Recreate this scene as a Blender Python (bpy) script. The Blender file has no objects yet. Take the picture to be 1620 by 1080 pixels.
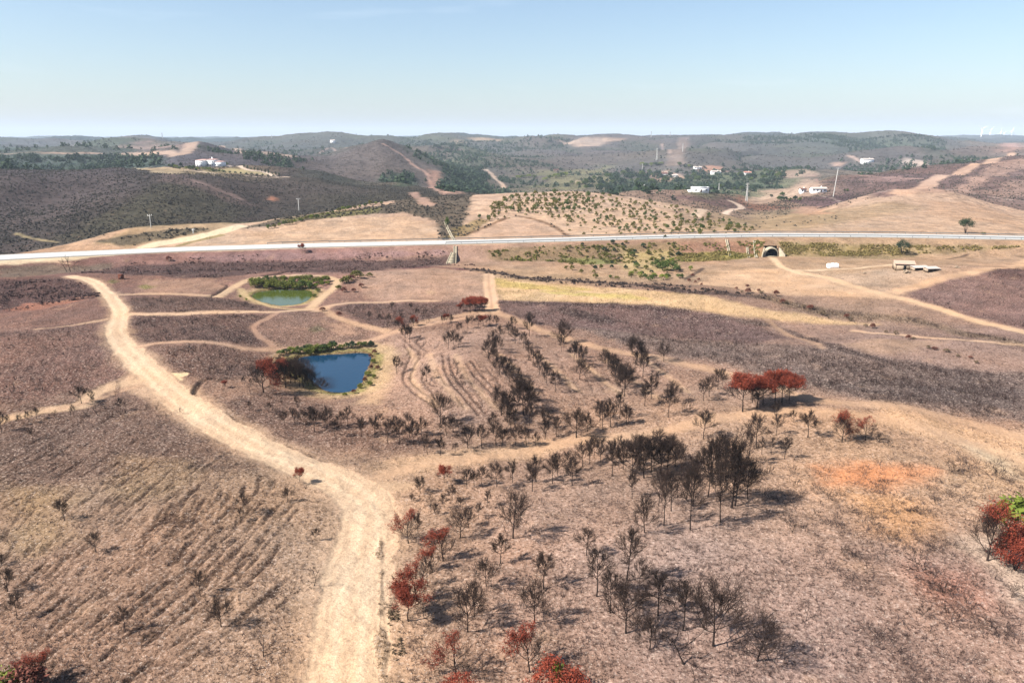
import bpy, math, random
import numpy as np
from mathutils import Vector
random.seed(7)
sc = bpy.context.scene
R = math.radians
# ------------------------------------------------------------------ camera, world, sun, exposure
F, CH, PITCH = 1201.0, 40.0, R(15)
cam_d = bpy.data.cameras.new("camera"); cam = bpy.data.objects.new("camera", cam_d)
sc.collection.objects.link(cam); sc.camera = cam
cam.location = (0, 0, CH); cam.rotation_euler = (R(75), 0, 0)
cam_d.sensor_width = 36; cam_d.lens = 36*F/1620; cam_d.clip_start = 1; cam_d.clip_end = 60000
SUN_EL, SUN_TO = 43.0, (-0.95, -0.31)          # horizontal direction towards the sun
world = bpy.data.worlds.new("World"); sc.world = world; world.use_nodes = True
wn = world.node_tree.nodes; wl = world.node_tree.links; wn.clear()
wo = wn.new("ShaderNodeOutputWorld"); bg = wn.new("ShaderNodeBackground")
sky = wn.new("ShaderNodeTexSky"); sky.sky_type = 'NISHITA'; sky.sun_disc = False
sky.sun_elevation = R(SUN_EL); sky.sun_rotation = math.atan2(SUN_TO[0], SUN_TO[1])
sky.altitude = 100; sky.air_density = 1.0; sky.dust_density = 1.3; sky.ozone_density = 2.4
bg.inputs[1].default_value = 0.064
tc = wn.new("ShaderNodeTexCoord")
mp = wn.new("ShaderNodeMapping"); mp.inputs[1].default_value = (3.1, .4, 2); mp.inputs[3].default_value = (1.5, 1.5, 14)
cn = wn.new("ShaderNodeTexNoise"); cn.inputs[2].default_value = 2.2; cn.inputs[3].default_value = 6
cr = wn.new("ShaderNodeMapRange"); cr.inputs[1].default_value = .6; cr.inputs[2].default_value = .85; cr.inputs[4].default_value = .2
mx = wn.new("ShaderNodeMixRGB"); mx.inputs[2].default_value = (8.5, 9.0, 9.6, 1)
wl.new(tc.outputs[0], mp.inputs[0]); wl.new(mp.outputs[0], cn.inputs[0]); wl.new(cn.outputs[0], cr.inputs[0])
wl.new(cr.outputs[0], mx.inputs[0]); wl.new(sky.outputs[0], mx.inputs[1]); wl.new(mx.outputs[0], bg.inputs[0]); wl.new(bg.outputs[0], wo.inputs[0])
sd = bpy.data.lights.new("sun", 'SUN'); sd.energy = 4.8; sd.angle = R(0.5); sd.color = (1, .95, .87)
sun = bpy.data.objects.new("sun", sd); sc.collection.objects.link(sun)
e = R(SUN_EL); n = math.hypot(*SUN_TO)
sun.rotation_euler = Vector((SUN_TO[0]/n*math.cos(e), SUN_TO[1]/n*math.cos(e), math.sin(e))).to_track_quat('Z', 'Y').to_euler()
sc.view_settings.view_transform = 'Standard'; sc.view_settings.look = 'None'
sc.view_settings.exposure = 1.4; sc.view_settings.gamma = 1
sc.cycles.max_bounces = 4; sc.cycles.diffuse_bounces = 2; sc.cycles.glossy_bounces = 2; sc.cycles.volume_bounces = 0
sc.cycles.transparent_max_bounces = 8
KALB = 0.50                                    # albedo = linear(picked colour) * KALB

# ------------------------------------------------------------------ helpers
def srgb(c):
    c = np.asarray(c, float)/255
    return np.where(c <= .04045, c/12.92, ((c+.055)/1.055)**2.4)
def alb(c): return srgb(c)*KALB
WHITE = (.8, .79, .77)
def tag(o, label=None, cat=None, group=None, kind=None):
    if label and len(label.replace(',', '').split()) > 16: print('LONG LABEL', label)
    for k, v in (('label', label), ('category', cat), ('group', group), ('kind', kind)):
        if v: o[k] = v
    return o
def empty(name, loc, rz=0):
    o = bpy.data.objects.new(name, None); sc.collection.objects.link(o)
    o.location = loc; o.rotation_euler = (0, 0, rz); o.empty_display_size = .5; return o
def mesh_np(name, V, Fc, mat=None, smooth=False):
    """V (n,3); Fc: list of int arrays (m,k) of one k each"""
    me = bpy.data.meshes.new(name)
    if not isinstance(Fc, list): Fc = [Fc]
    Fc = [np.asarray(f, np.int32) for f in Fc if len(f)]
    V = np.asarray(V, np.float32)
    nl = sum(f.size for f in Fc); nf = sum(len(f) for f in Fc)
    me.vertices.add(len(V)); me.vertices.foreach_set('co', V.ravel())
    me.loops.add(nl); me.loops.foreach_set('vertex_index', np.concatenate([f.ravel() for f in Fc]))
    me.polygons.add(nf)
    tot = np.concatenate([np.full(len(f), f.shape[1], np.int32) for f in Fc])
    st = np.concatenate([[0], np.cumsum(tot)[:-1]]).astype(np.int32)
    me.polygons.foreach_set('loop_start', st); me.polygons.foreach_set('loop_total', tot)
    if smooth: me.polygons.foreach_set('use_smooth', np.ones(nf, bool))
    if mat: me.materials.append(mat)
    me.update(calc_edges=True); return me
def link(name, me, parent=None):
    o = bpy.data.objects.new(name, me); sc.collection.objects.link(o)
    if parent: o.parent = parent
    return o
class MB:
    """collects shapes into one mesh"""
    def __init__(s): s.v = []; s.f3 = []; s.f4 = []; s.n = 0
    def add(s, v, f):
        f = np.asarray(f)+s.n; (s.f4 if f.shape[1] == 4 else s.f3).append(f)
        s.v.append(np.asarray(v, float)); s.n += len(v)
    def box(s, x0, x1, y0, y1, z0, z1):
        v = [(x, y, z) for z in (z0, z1) for y in (y0, y1) for x in (x0, x1)]
        s.add(v, [(0, 2, 3, 1), (4, 5, 7, 6), (0, 1, 5, 4), (2, 6, 7, 3), (0, 4, 6, 2), (1, 3, 7, 5)])
    def tube(s, P, rad, k=6, cap=False):
        P = np.asarray(P, float); rad = np.broadcast_to(np.asarray(rad, float), len(P))
        T = np.gradient(P, axis=0); T /= np.linalg.norm(T, axis=1)[:, None]+1e-9
        ref = np.array([1., 0, 0]) if abs(T[0][0]) < .8 else np.array([0, 1., 0])
        A = np.cross(T, ref); A /= np.linalg.norm(A, axis=1)[:, None]+1e-9; B = np.cross(T, A)
        a = np.arange(k)*2*math.pi/k
        V = P[:, None]+rad[:, None, None]*(A[:, None]*np.cos(a)[None, :, None]+B[:, None]*np.sin(a)[None, :, None])
        i = np.arange(len(P)-1)[:, None]*k; j = np.arange(k)[None]; j2 = (j+1) % k
        s.add(V.reshape(-1, 3), np.stack([i+j, i+j2, i+k+j2, i+k+j], -1).reshape(-1, 4))
        if cap:
            m = s.n; s.add([P[-1]], np.zeros((0, 3), int)); b = m-k
            s.f3.append(np.array([(b+q, b+(q+1) % k, m) for q in range(k)]))
    def build(s, name, mat, parent=None, smooth=False, obj=True):
        fc = []
        if s.f3 and sum(len(f) for f in s.f3): fc.append(np.concatenate([f for f in s.f3 if len(f)]))
        if s.f4 and sum(len(f) for f in s.f4): fc.append(np.concatenate([f for f in s.f4 if len(f)]))
        me = mesh_np(name, np.concatenate(s.v), fc, mat, smooth)
        return link(name, me, parent) if obj else me
def hsh(i, j, seed):
    h = i*np.uint32(374761393)+j*np.uint32(668265263)+np.uint32((seed*974634777) & 0xffffffff)
    h = (h ^ (h >> np.uint32(13)))*np.uint32(1274126177)
    return (h ^ (h >> np.uint32(16))) & np.uint32(0xff)
GA = np.arange(256)*(2*math.pi/256); GCX = np.cos(GA).astype(np.float32); GSX = np.sin(GA).astype(np.float32)
def perlin(x, y, seed=0):
    i = np.floor(x); j = np.floor(y); fx = (x-i).astype(np.float32); fy = (y-j).astype(np.float32); i = i.astype(np.int32).astype(np.uint32); j = j.astype(np.int32).astype(np.uint32)
    sx = fx*fx*fx*(fx*(fx*6-15)+10); sy = fy*fy*fy*(fy*(fy*6-15)+10)
    def g(di, dj):
        a = hsh(i+np.uint32(di), j+np.uint32(dj), seed)
        return GCX[a]*(fx-di)+GSX[a]*(fy-dj)
    a = g(0, 0); b = g(1, 0); c = g(0, 1); d = g(1, 1)
    return ((a+(b-a)*sx)*(1-sy)+(c+(d-c)*sx)*sy)*1.5
def fbm(x, y, scale, octv=4, seed=0, gain=.5):
    r = 0; a = 1; t = 0
    for o in range(octv):
        r = r+a*perlin(x/scale*2**o+17.3*o, y/scale*2**o-9.1*o, seed+o*7); t += a*a; a *= gain
    return r/math.sqrt(t)
def sst(a, b, x):
    t = np.clip((x-a)/(b-a), 0, 1); return t*t*(3-2*t)

# ------------------------------------------------------------------ the lie of the land
def ray(px, py):
    a = (px-810)/F; b = (540-py)/F
    dy = math.cos(PITCH)+b*math.sin(PITCH); dz = -math.sin(PITCH)+b*math.cos(PITCH)
    return a/dy, dz/dy                                   # x/y and rise per metre of y
def spx(*a): return np.array(a, float)
def rows():
    Y = [22.0]
    while Y[-1] < 17000:
        y = Y[-1]
        if y < 300: d = min(max(1.4*(y*y+1600)/(F*40), .13), .85)
        elif y < 520: d = .85
        elif y < 1300: d = .85+(y-520)/780*3.2
        elif y < 4000: d = 4.05+(y-1300)/2700*25
        else: d = 29+(y-4000)*.06
        Y.append(y+d)
    return np.array(Y)
YR = rows()
us = np.arange(-0.84, 0.8401, 2.05/F)
side = .84+.76*(np.arange(1, 46)/45.)**1.7
US = np.concatenate([-side[::-1], us, side])
UG, YG = np.meshgrid(US, YR); XG = UG*YG
NR, NC = XG.shape
def col_of(u): return np.interp(u, US, np.arange(NC))
PXC = 810+US*F*1.005                                     # far-field column -> picture x
def curve(px, Yv, py=None, z=None, sm=14):
    """a crest or valley line: distance and height per column"""
    px = spx(*px); Yc = np.interp(PXC, px, spx(*Yv))
    if py is not None:
        b = (540-np.interp(PXC, px, spx(*py)))/F
        zc = CH+(-math.sin(PITCH)+b*math.cos(PITCH))/(math.cos(PITCH)+b*math.sin(PITCH))*Yc
    else: zc = np.interp(PXC, px, spx(*z))
    k = np.hanning(sm*2+1)[1:-1]; k /= k.sum(); pad = len(k)//2
    f = lambda q: np.convolve(np.pad(q, pad, mode='edge'), k, 'valid')
    return f(Yc), f(zc)
hp = (-400, 0, 100, 200, 300, 500, 720, 900, 1000, 1100, 1220, 1400, 1620, 2000)
hpy = (436, 412, 407, 402.5, 398, 392, 387, 382.5, 379.5, 377, 375, 376, 380, 388)
hz = (1.5, 1.8, 1.9, 2.0, 2.2, 2.6, 3.2, 3.6, 3.8, 4.0, 4.0, 4.0, 3.8, 3.6)
hY = [(CH-z)/-ray(810, y)[1] for z, y in zip(hz, hpy)]
HY1, HZ = curve(hp, hY, z=hz, sm=26)
HY2 = HY1+12.5
footd = np.interp(PXC, [0, 500, 700, 1000, 1200, 1620], [9, 12, 16, 20, 19, 15])
S = (-400, 0, 100, 200, 300, 400, 500, 600, 700, 800, 900, 1000, 1100, 1200, 1300, 1400, 1500, 1620, 2000)
C = [(YR[0]*.5+0*HY1, 0*HY1), (HY1*.35, 0*HY1), (HY1*.62, 0*HY1), (HY1-footd-14, 0*HY1-.3), (HY1-footd, 0*HY1-.4), (HY1-1.2, HZ), (HY2+1.2, HZ)]
C.append((HY2+4.5, HZ-np.interp(PXC, [200, 350, 1200, 1400], [1.4, .4, .2, 1.0])))
c5 = curve(S, (270, 277, 282, 300, 312, 325, 350, 390, 420, 430, 430, 410, 380, 350, 430, 460, 460, 440, 430), py=(420, 404, 388, 361, 355, 352, 338, 322, 308, 303, 304, 315, 334, 358, 325, 309, 311, 332, 345)); C.append(c5)
c6 = curve(S, (320, 330, 335, 345, 360, 380, 420, 470, 500, 540, 560, 520, 470, 430, 520, 540, 540, 520, 520), z=(-4, -5, -5, -4, -4, -4, -6, -4, -4, -10, -14, -14, -12, -6, -6, -2, -2, -2, -2)); C.append(c6)
c7 = curve(S, (600, 600, 600, 580, 550, 560, 620, 640, 640, 660, 660, 600, 600, 600, 780, 850, 880, 900, 900), py=(268, 267, 264, 264, 277, 286, 284, 292, 302, 312, 309, 306, 303, 322, 287, 268, 256, 244, 240), sm=8); C.append(c7)
c8 = curve(S, (760, 760, 770, 760, 745, 745, 760, 800, 800, 800, 800, 820, 830, 830, 960, 1000, 1020, 1040, 1060), z=(-4, -4, -4, 6, 13.2, 13.0, 2, -10, -18, -22, -23, -23, -23, -22, -18, -8, -2, 0, 0), sm=8); C.append(c8)
c9 = curve((-400, 0, 100, 200, 260, 330, 380, 430, 480, 530, 560, 610, 650, 700, 740, 800, 1200, 1300, 2000), (1150,)*4+(1100,)*4+(1060,)*5+(980, 960, 1000, 1050, 1150, 1200),
          py=(245, 243, 243, 241, 235, 229, 245, 246, 254, 256, 247, 238, 247, 270, 293, 297, 293, 280, 262), sm=7); C.append(c9)
c10 = curve(S, (1450,)*19, z=(-4, -4, -4, -4, -2, 2, 0, -2, -6, -16, -20, -20, -20, -20, -18, -8, 0, 2, 2)); C.append(c10)
c11 = curve(S, (1800,)*19, py=(236, 238, 234, 230, 231, 238, 238, 236, 238, 246, 248, 244, 240, 249, 250, 250, 244, 240, 238)); C.append(c11)
c12 = curve(S, (2060,)*19, z=(2, 0, 4, 8, 6, 4, 2, 2, 2, -4, -4, 0, 4, -2, -2, -2, 2, 2, 2)); C.append(c12)
c13 = curve((-400, 0, 60, 120, 200, 250, 300, 340, 400, 500, 600, 700, 800, 860, 900, 1000, 1100, 1200, 1250, 1300, 1400, 1460, 1500, 1550, 1620, 2000), (2700,)*26,
            py=(227, 228, 227, 224, 219.5, 219, 226, 228, 223, 217, 218, 216.5, 218, 216, 215, 217, 214, 213, 211, 212, 214, 217, 224, 230, 233, 236), sm=7); C.append(c13)
C.append(curve(S, (3700,)*19, z=(20,)*19))
C.append(curve(S, (6000,)*19, py=(217.5, 218, 217, 219, 218, 219, 218, 218, 216.5, 219, 218, 218, 219, 218, 218, 218, 216.5, 217.5, 218)))
C.append(curve(S, (7500,)*19, z=(24,)*19))
C.append(curve(S, (10500,)*19, py=(218, 217, 217.6, 217, 217.6, 217.2, 217.5, 217.2, 217.4, 217.7, 217.4, 217.7, 217.2, 217.5, 217.4, 217.1, 217.5, 216.9, 217)))
C.append((0*HY1+18000, 0*HY1))
CY = np.array([c[0] for c in C]); CZ = np.array([c[1] for c in C])
for k in range(1, len(CY)): CY[k] = np.maximum(CY[k], CY[k-1]+1.0)
def pchip_cols():
    h = np.diff(CY, axis=0); d = np.diff(CZ, axis=0)/h
    m = np.zeros_like(CY); w1 = 2*h[1:]+h[:-1]; w2 = h[1:]+2*h[:-1]
    ok = d[:-1]*d[1:] > 0
    with np.errstate(divide='ignore', invalid='ignore'):
        mm = (w1+w2)/(w1/d[:-1]+w2/d[1:])
    m[1:-1] = np.where(ok, mm, 0); Z = np.zeros((NR, NC))
    for c in range(NC):
        y = np.clip(YR, CY[0, c], CY[-1, c]); k = np.clip(np.searchsorted(CY[:, c], y, side='right')-1, 0, len(CY)-2)
        hh = h[k, c]; t = (y-CY[k, c])/hh; t2 = t*t; t3 = t2*t
        Z[:, c] = (2*t3-3*t2+1)*CZ[k, c]+(t3-2*t2+t)*hh*m[k, c]+(-2*t3+3*t2)*CZ[k+1, c]+(t3-t2)*hh*m[k+1, c]
    return Z
ZG = pchip_cols()
def flat(px, py, z=0):                                   # picture point on a level z -> world
    u, s = ray(px, py); y = (z-CH)/s; return u*y, y
# knolls and hollows of the near ground: (px, py, radius x, radius y, height)
for (px, py, rx, ry, h) in ((720, 590, 17, 26, 2.6), (1230, 640, 26, 20, 2.2), (1080, 478, 40, 24, 3.0), (320, 492, 26, 10, 1.4), (330, 560, 15, 12, 1.6),
                            (60, 560, 30, 26, 2.4), (250, 860, 20, 22, 2.0), (1450, 560, 40, 16, 1.6), (1400, 900, 22, 22, 1.8), (1560, 450, 30, 22, 4.0),
                            (560, 470, 14, 14, -1.0), (660, 450, 30, 18, 1.0), (1330, 430, 40, 24, 1.0), (900, 880, 16, 18, 1.4), (1300, 520, 30, 14, -1.2), (1100, 620, 20, 12, -1.2), (230, 440, 30, 12, 1.2), (760, 690, 26, 10, -1.4)):
    x0, y0 = flat(px, py); q = ((XG-x0)/rx)**2+((YG-y0)/ry)**2
    ZG += h*np.exp(-q)*(YG < 330)*sst(0, 14, (HY1-footd)[None]-YG)
nearw = 1-sst(-30, -8, YG-(HY1-footd)[None])
offroad = np.clip(np.maximum(HY1[None]-YG-2, YG-HY2[None]-2), 0, 12)/12
ZG += nearw*(fbm(XG, YG, 30, 3, 3)*.6+fbm(XG, YG, 6, 3, 5)*.16+fbm(XG, YG, 1.3, 3, 9)*.07)
farw = sst(300, 480, YG)*offroad
wrp = fbm(XG, YG, 220, 2, 23)*60; BIL = np.abs(fbm(XG+wrp, YG*.75-wrp, 360, 5, 22, .4))
ridge = np.where(YG < 800, 1-2*np.abs(fbm(XG+YG*.25, YG*.8, 190, 4, 21, .4)), 0)+sst(700, 950, YG)*(2.2*BIL-.35-np.where(YG < 800, 1-2*np.abs(fbm(XG+YG*.25, YG*.8, 190, 4, 21, .4)), 0))+.45*sst(700, 950, YG)
ampR = np.interp(YG, [300, 420, 600, 1100, 2200, 3500, 9000], [.3, 2.2, 4.2, 9.0, 15, 12, 10])
vill = np.exp(-(((XG+322)/110)**2+((YG-770)/60)**2)**2)   # the villa's level terrace
for (px, Yc_, rx, ry, h) in ((270, 430, 45, 62, 6.5), (110, 470, 36, 75, -6), (10, 500, 34, 60, 4), (430, 480, 34, 55, -6), (560, 520, 42, 45, 5), (390, 640, 40, 40, -4), (480, 700, 45, 45, 6),
                             (1330, 640, 60, 60, -5), (1500, 640, 60, 50, 5), (1620, 700, 60, 60, -4), (1420, 480, 60, 40, 3), (1250, 430, 45, 30, -2.5), (1180, 400, 40, 30, 2), (1560, 430, 40, 30, -2), (430, 930, 60, 60, 9), (330, 1020, 70, 50, 7), (200, 950, 60, 70, -7), (520, 1000, 50, 80, -3),
                             (800, 1500, 110, 120, 16), (950, 1600, 90, 130, -14), (1100, 1550, 90, 110, 15), (1250, 1650, 110, 120, -12), (1400, 1600, 120, 110, 14), (680, 1500, 90, 130, -10)):
    xc_ = (px-810)/F*Yc_*1.005; ZG += offroad*h*np.exp(-((XG-xc_)/rx)**2-((YG-Yc_)/ry)**2)*sst(14, 60, YG-HY2[None])
ZG += farw*(1-vill)*ampR*(ridge-.45)
ZG += offroad*farw*(fbm(XG, YG, 14, 4, 31)*np.interp(YG, [300, 900, 3000], [.25, .7, 1.6]))
ZG += offroad*(1-nearw)*fbm(XG, YG, 7, 3, 37)*.18
# ponds: outlines on their own water levels
def xyl(pts, z): return np.array([flat(px, py, z) for px, py in pts])
PZ1, PZ2 = -.7, -1.5
P1 = xyl([(397, 467), (410, 461), (440, 458), (470, 457.5), (490, 460), (496, 464), (490, 474), (478, 480), (460, 483.5), (440, 483.5), (418, 479), (402, 473)], PZ1)
P2 = xyl([(470, 566), (500, 562), (540, 560), (570, 557), (588, 561), (586, 575), (576, 592), (572, 606), (560, 618), (540, 622), (515, 619), (498, 606), (480, 590), (468, 576)], PZ2)
def smooth_loop(P, it=2):
    for _ in range(it):
        Q = np.roll(P, -1, 0); P = np.stack([.75*P+.25*Q, .25*P+.75*Q], 1).reshape(-1, 2)
    return P
P1 = smooth_loop(P1); P2 = smooth_loop(P2)
def seg_dist(X, Y, P, closed=True, par=False):
    D = np.full(X.shape, 1e9); T = np.zeros(X.shape)
    n = len(P) if closed else len(P)-1; L = 0
    for i in range(n):
        a = P[i]; b = P[(i+1) % len(P)]; d = b-a; l2 = d@d+1e-12
        t = np.clip(((X-a[0])*d[0]+(Y-a[1])*d[1])/l2, 0, 1)
        q = np.hypot(X-a[0]-t*d[0], Y-a[1]-t*d[1])
        if par: T = np.where(q < D, L+t*math.sqrt(l2), T)
        D = np.minimum(D, q); L += math.sqrt(l2)
    return (D, T) if par else D
def inside(X, Y, P):
    r = np.zeros(X.shape, bool)
    for i in range(len(P)):
        x1, y1 = P[i]; x2, y2 = P[(i+1) % len(P)]
        if y1 == y2: continue
        r ^= ((y1 > Y) != (y2 > Y)) & (X < (x2-x1)*(Y-y1)/(y2-y1)+x1)
    return r
def box_of(P, m):
    """grid window that holds all world points within m of P"""
    x0, y0 = P.min(0)-m; x1, y1 = P.max(0)+m; y0 = max(y0, YR[0]); y1 = max(y1, y0+.1)
    r0 = max(0, np.searchsorted(YR, y0)-1); r1 = min(NR, np.searchsorted(YR, y1)+1)
    uu = [x0/y0, x0/y1, x1/y0, x1/y1]
    c0 = max(0, np.searchsorted(US, min(uu))-1); c1 = min(NC, np.searchsorted(US, max(uu))+1)
    return slice(r0, r1), slice(c0, c1)
BANK = {}
for P, pz in ((P1, PZ1), (P2, PZ2)):
    s = box_of(P, 24); X = XG[s]; Y = YG[s]
    d = seg_dist(X, Y, P); d = np.where(inside(X, Y, P), -d, d)+fbm(X, Y, 3, 2, 77)*.35
    under = pz+np.clip(d*.5, -1.2, .3)
    rise = pz+.12+np.clip(d, 0, 30)*.09
    z = ZG[s]; w = sst(2, 20, d)
    ZG[s] = np.where(d < .6, under, rise*(1-w)+z*w)
# road tunnel: its portal stands at the embankment foot, earth banked up round it
_c = int(np.argmin(abs(US-ray(1219, 404)[0]))); _ty = float(HY1[_c]-footd[_c]+1.0); TUN = (float(US[_c]*_ty), _ty, -.45)
_w = np.clip((5.6-np.abs(XG-TUN[0]))/2.6, 0, 1)*sst(0, .9, YG-TUN[1]-.3)*(YG < HY1[None]-1)
ZG = np.maximum(ZG, np.where(_w > 0, -.5+3.5*_w, -99))
_f = (np.abs(XG-TUN[0]) < 3.5)&(np.abs(YG-TUN[1]+2) < 3.0)&(YG < TUN[1]+.3); ZG[_f] = -.48
CAMC, CAMS = math.cos(PITCH), math.sin(PITCH)
def project(X, Y, Z):
    dz = Z-CH; dep = Y*CAMC-dz*CAMS; up = Y*CAMS+dz*CAMC
    return 810+F*X/dep, 540-F*up/dep, dep
_, PYG, DEP = project(XG, YG, ZG)
PYM = np.minimum.accumulate(PYG, axis=0)
def hit(px, py):
    """where the ray through a picture point meets the land"""
    u, s = ray(px, py); c = float(col_of(u)); c0 = int(min(max(c, 0), NC-2)); f = c-c0
    colpy = PYM[:, c0]*(1-f)+PYM[:, c0+1]*f
    i = int(np.searchsorted(-colpy, -py))
    i = min(max(i, 1), NR-1)
    if colpy[-1] > py: i = int(np.argmin(colpy))
    i = max(i, 1)
    a, b = colpy[i-1], colpy[i]; t = 0 if a == b else min(max((a-py)/(a-b), 0), 1)
    y = YR[i-1]+(YR[i]-YR[i-1])*t
    return u*y, y
def ground(x, y):
    c = float(col_of(x/y)); c0 = int(min(max(c, 0), NC-2)); f = min(max(c-c0, 0), 1)
    i = int(min(max(np.searchsorted(YR, y), 1), NR-1)); t = min(max((y-YR[i-1])/(YR[i]-YR[i-1]), 0), 1)
    z0 = ZG[i-1, c0]*(1-f)+ZG[i-1, c0+1]*f; z1 = ZG[i, c0]*(1-f)+ZG[i, c0+1]*f
    return float(z0*(1-t)+z1*t)
def ground_v(x, y):
    c = np.interp(x/y, US, np.arange(NC)); c0 = np.clip(c.astype(int), 0, NC-2); f = c-c0
    i = np.clip(np.searchsorted(YR, y), 1, NR-1); t = np.clip((y-YR[i-1])/(YR[i]-YR[i-1]), 0, 1)
    return (ZG[i-1, c0]*(1-f)+ZG[i-1, c0+1]*f)*(1-t)+(ZG[i, c0]*(1-f)+ZG[i, c0+1]*f)*t
# ------------------------------------------------------------------ ground colours (what the soil, ash and dust are)
COL = np.zeros((NR, NC, 3)); SPK = np.zeros((NR, NC)); ROADM = np.zeros((NR, NC)); PATHM = np.zeros((NR, NC))
# near ground: coarse chart of soil colour by where it lies
cpx = [0, 270, 540, 810, 1080, 1350, 1620]; cpy = [405, 440, 480, 530, 600, 680, 780, 900, 1080]
chart = [[(150,110,105),(165,125,122),(172,132,130),(196,160,142),(190,152,130),(198,166,138),(205,170,145)],
         [(128,92,88),(160,122,112),(178,138,128),(205,172,140),(212,178,150),(216,182,155),(200,160,138)],
         [(150,112,105),(140,108,102),(165,128,118),(160,125,115),(150,118,110),(200,165,145),(185,148,132)],
         [(150,116,108),(138,108,102),(160,128,118),(178,142,126),(150,122,116),(160,132,124),(165,135,128)],
         [(152,120,110),(158,126,114),(190,152,134),(190,152,136),(180,146,132),(148,126,122),(146,124,120)],
         [(142,114,104),(150,122,110),(164,132,118),(176,142,126),(192,158,138),(202,164,138),(190,152,132)],
         [(160,132,116),(166,138,120),(190,158,136),(188,154,138),(184,154,142),(206,168,142),(212,176,148)],
         [(166,136,120),(172,140,124),(192,160,138),(186,152,138),(180,152,144),(182,152,142),(196,160,146)],
         [(164,132,118),(170,138,122),(194,162,140),(186,152,138),(176,148,142),(172,144,138),(176,146,138)]]
chart = alb(np.array(chart)*np.array([[.92]*3, [.9]*3, [.9]*3, [.92]*3, [.93]*3, [.95]*3, [.97]*3, [.97]*3, [.97]*3])[:, :1][:, None])
fu, fs = XG/YG, -CH/YG                                     # plane coordinates of each ground point
bb = (fs*math.cos(PITCH)+math.sin(PITCH))/(math.cos(PITCH)-fs*math.sin(PITCH))
fpy = 540-F*bb; fpx = 810+F*fu*(math.cos(PITCH)+bb*math.sin(PITCH))
wx = fbm(XG, YG, 18, 3, 51)*40*60/np.maximum(YG, 60); wy = fbm(XG, YG, 18, 3, 52)*14*60/np.maximum(YG, 60)
gi = np.interp(fpy+wy, cpy, np.arange(len(cpy))); gj = np.interp(fpx+wx, cpx, np.arange(len(cpx)))
i0 = np.clip(gi.astype(int), 0, len(cpy)-2); j0 = np.clip(gj.astype(int), 0, len(cpx)-2)
a = (gi-i0)[..., None]; b = (gj-j0)[..., None]
COL[:] = (chart[i0, j0]*(1-b)+chart[i0, j0+1]*b)*(1-a)+(chart[i0+1, j0]*(1-b)+chart[i0+1, j0+1]*b)*a
SPK[:] = .55
# far bands between the crest and valley lines: colour per picture column
def band(k0, k1, px, cols, spk, soft=.12):
    c = alb(np.array(cols)); w = PXC[None]+fbm(XG, YG, 60, 3, 61)*30
    cc = np.stack([np.interp(w, px, c[:, q]) for q in range(3)], -1)
    d = fbm(XG, YG, 25, 3, 64)*YG*.006
    m = (YG+d >= CY[k0][None]) & (YG+d < (CY[k1][None] if k1 is not None else 1e9))
    COL[m] = cc[m]; SPK[m] = spk
D1, D2, DG = (82,72,72), (92,82,80), (82,80,66)
TN, TN2, PU, PL = (198,168,146), (184,156,138), (132,110,108), (160,136,122)
band(5, 8, [0, 60, 120, 330, 480, 700, 760, 1220, 1300, 1620], [D1,(170,140,120),(196,160,135),(200,172,152),(202,172,154),(192,162,144),(210,178,156),(206,176,154),(192,164,144),(206,174,152)], .45)
band(8, 9, [0, 350, 700, 730, 1200, 1300, 1620], [D1, DG, DG, (208,176,154), (168,148,128), (204,172,150), (140,116,110)], .6)
band(9, 10, [0, 250, 400, 560, 700, 950, 1080, 1180, 1260, 1330, 1420, 1620], [(78,70,70),(80,72,68),(83,72,68),(78,74,65),(80,74,64),(138,118,100),(145,120,107),(145,121,100),(151,125,107),(125,101,94),(123,99,94),(129,105,98)], .95)
band(10, 11, [0, 250, 300, 460, 520, 700, 800, 1200, 1300, 1620], [(80,78,74),(88,80,74),(156,138,109),(88,78,74),(74,75,65),(129,114,98),(138,129,103),(138,129,103),(129,110,98),(118,99,94)], .9)
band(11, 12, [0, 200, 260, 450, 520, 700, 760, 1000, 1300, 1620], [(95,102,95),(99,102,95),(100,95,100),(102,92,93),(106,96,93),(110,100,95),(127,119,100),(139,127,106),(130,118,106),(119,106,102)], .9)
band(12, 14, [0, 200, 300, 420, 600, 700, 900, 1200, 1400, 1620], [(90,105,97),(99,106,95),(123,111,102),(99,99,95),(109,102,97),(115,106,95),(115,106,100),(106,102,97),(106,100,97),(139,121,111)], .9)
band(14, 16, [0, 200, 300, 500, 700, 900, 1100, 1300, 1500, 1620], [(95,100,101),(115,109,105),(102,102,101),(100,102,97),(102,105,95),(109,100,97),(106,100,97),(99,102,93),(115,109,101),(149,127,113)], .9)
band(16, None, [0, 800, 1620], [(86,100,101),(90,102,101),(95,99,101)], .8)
def wpoly(pts): return np.array([hit(px, py) for px, py in pts])
def poly(pts, col, soft=1.5, op=1.0, spk=None, nz=1.0, edge=None, seed=0):
    """a patch of ground; soft and nz in metres"""
    P = wpoly(pts); m = soft+nz*2+1; s = box_of(P, m)
    X = XG[s]; Y = YG[s]
    if X.size == 0: return
    d = seg_dist(X, Y, P); d = np.where(inside(X, Y, P), d, -d)
    d = d+fbm(X, Y, max(nz*5, 1.5), 3, 80+seed)*nz
    w = (sst(-soft, soft, d)*op)
    c = alb(col); COL[s] = COL[s]*(1-w[..., None])+c*w[..., None]
    if spk is not None: SPK[s] = SPK[s]*(1-w)+spk*w
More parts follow.
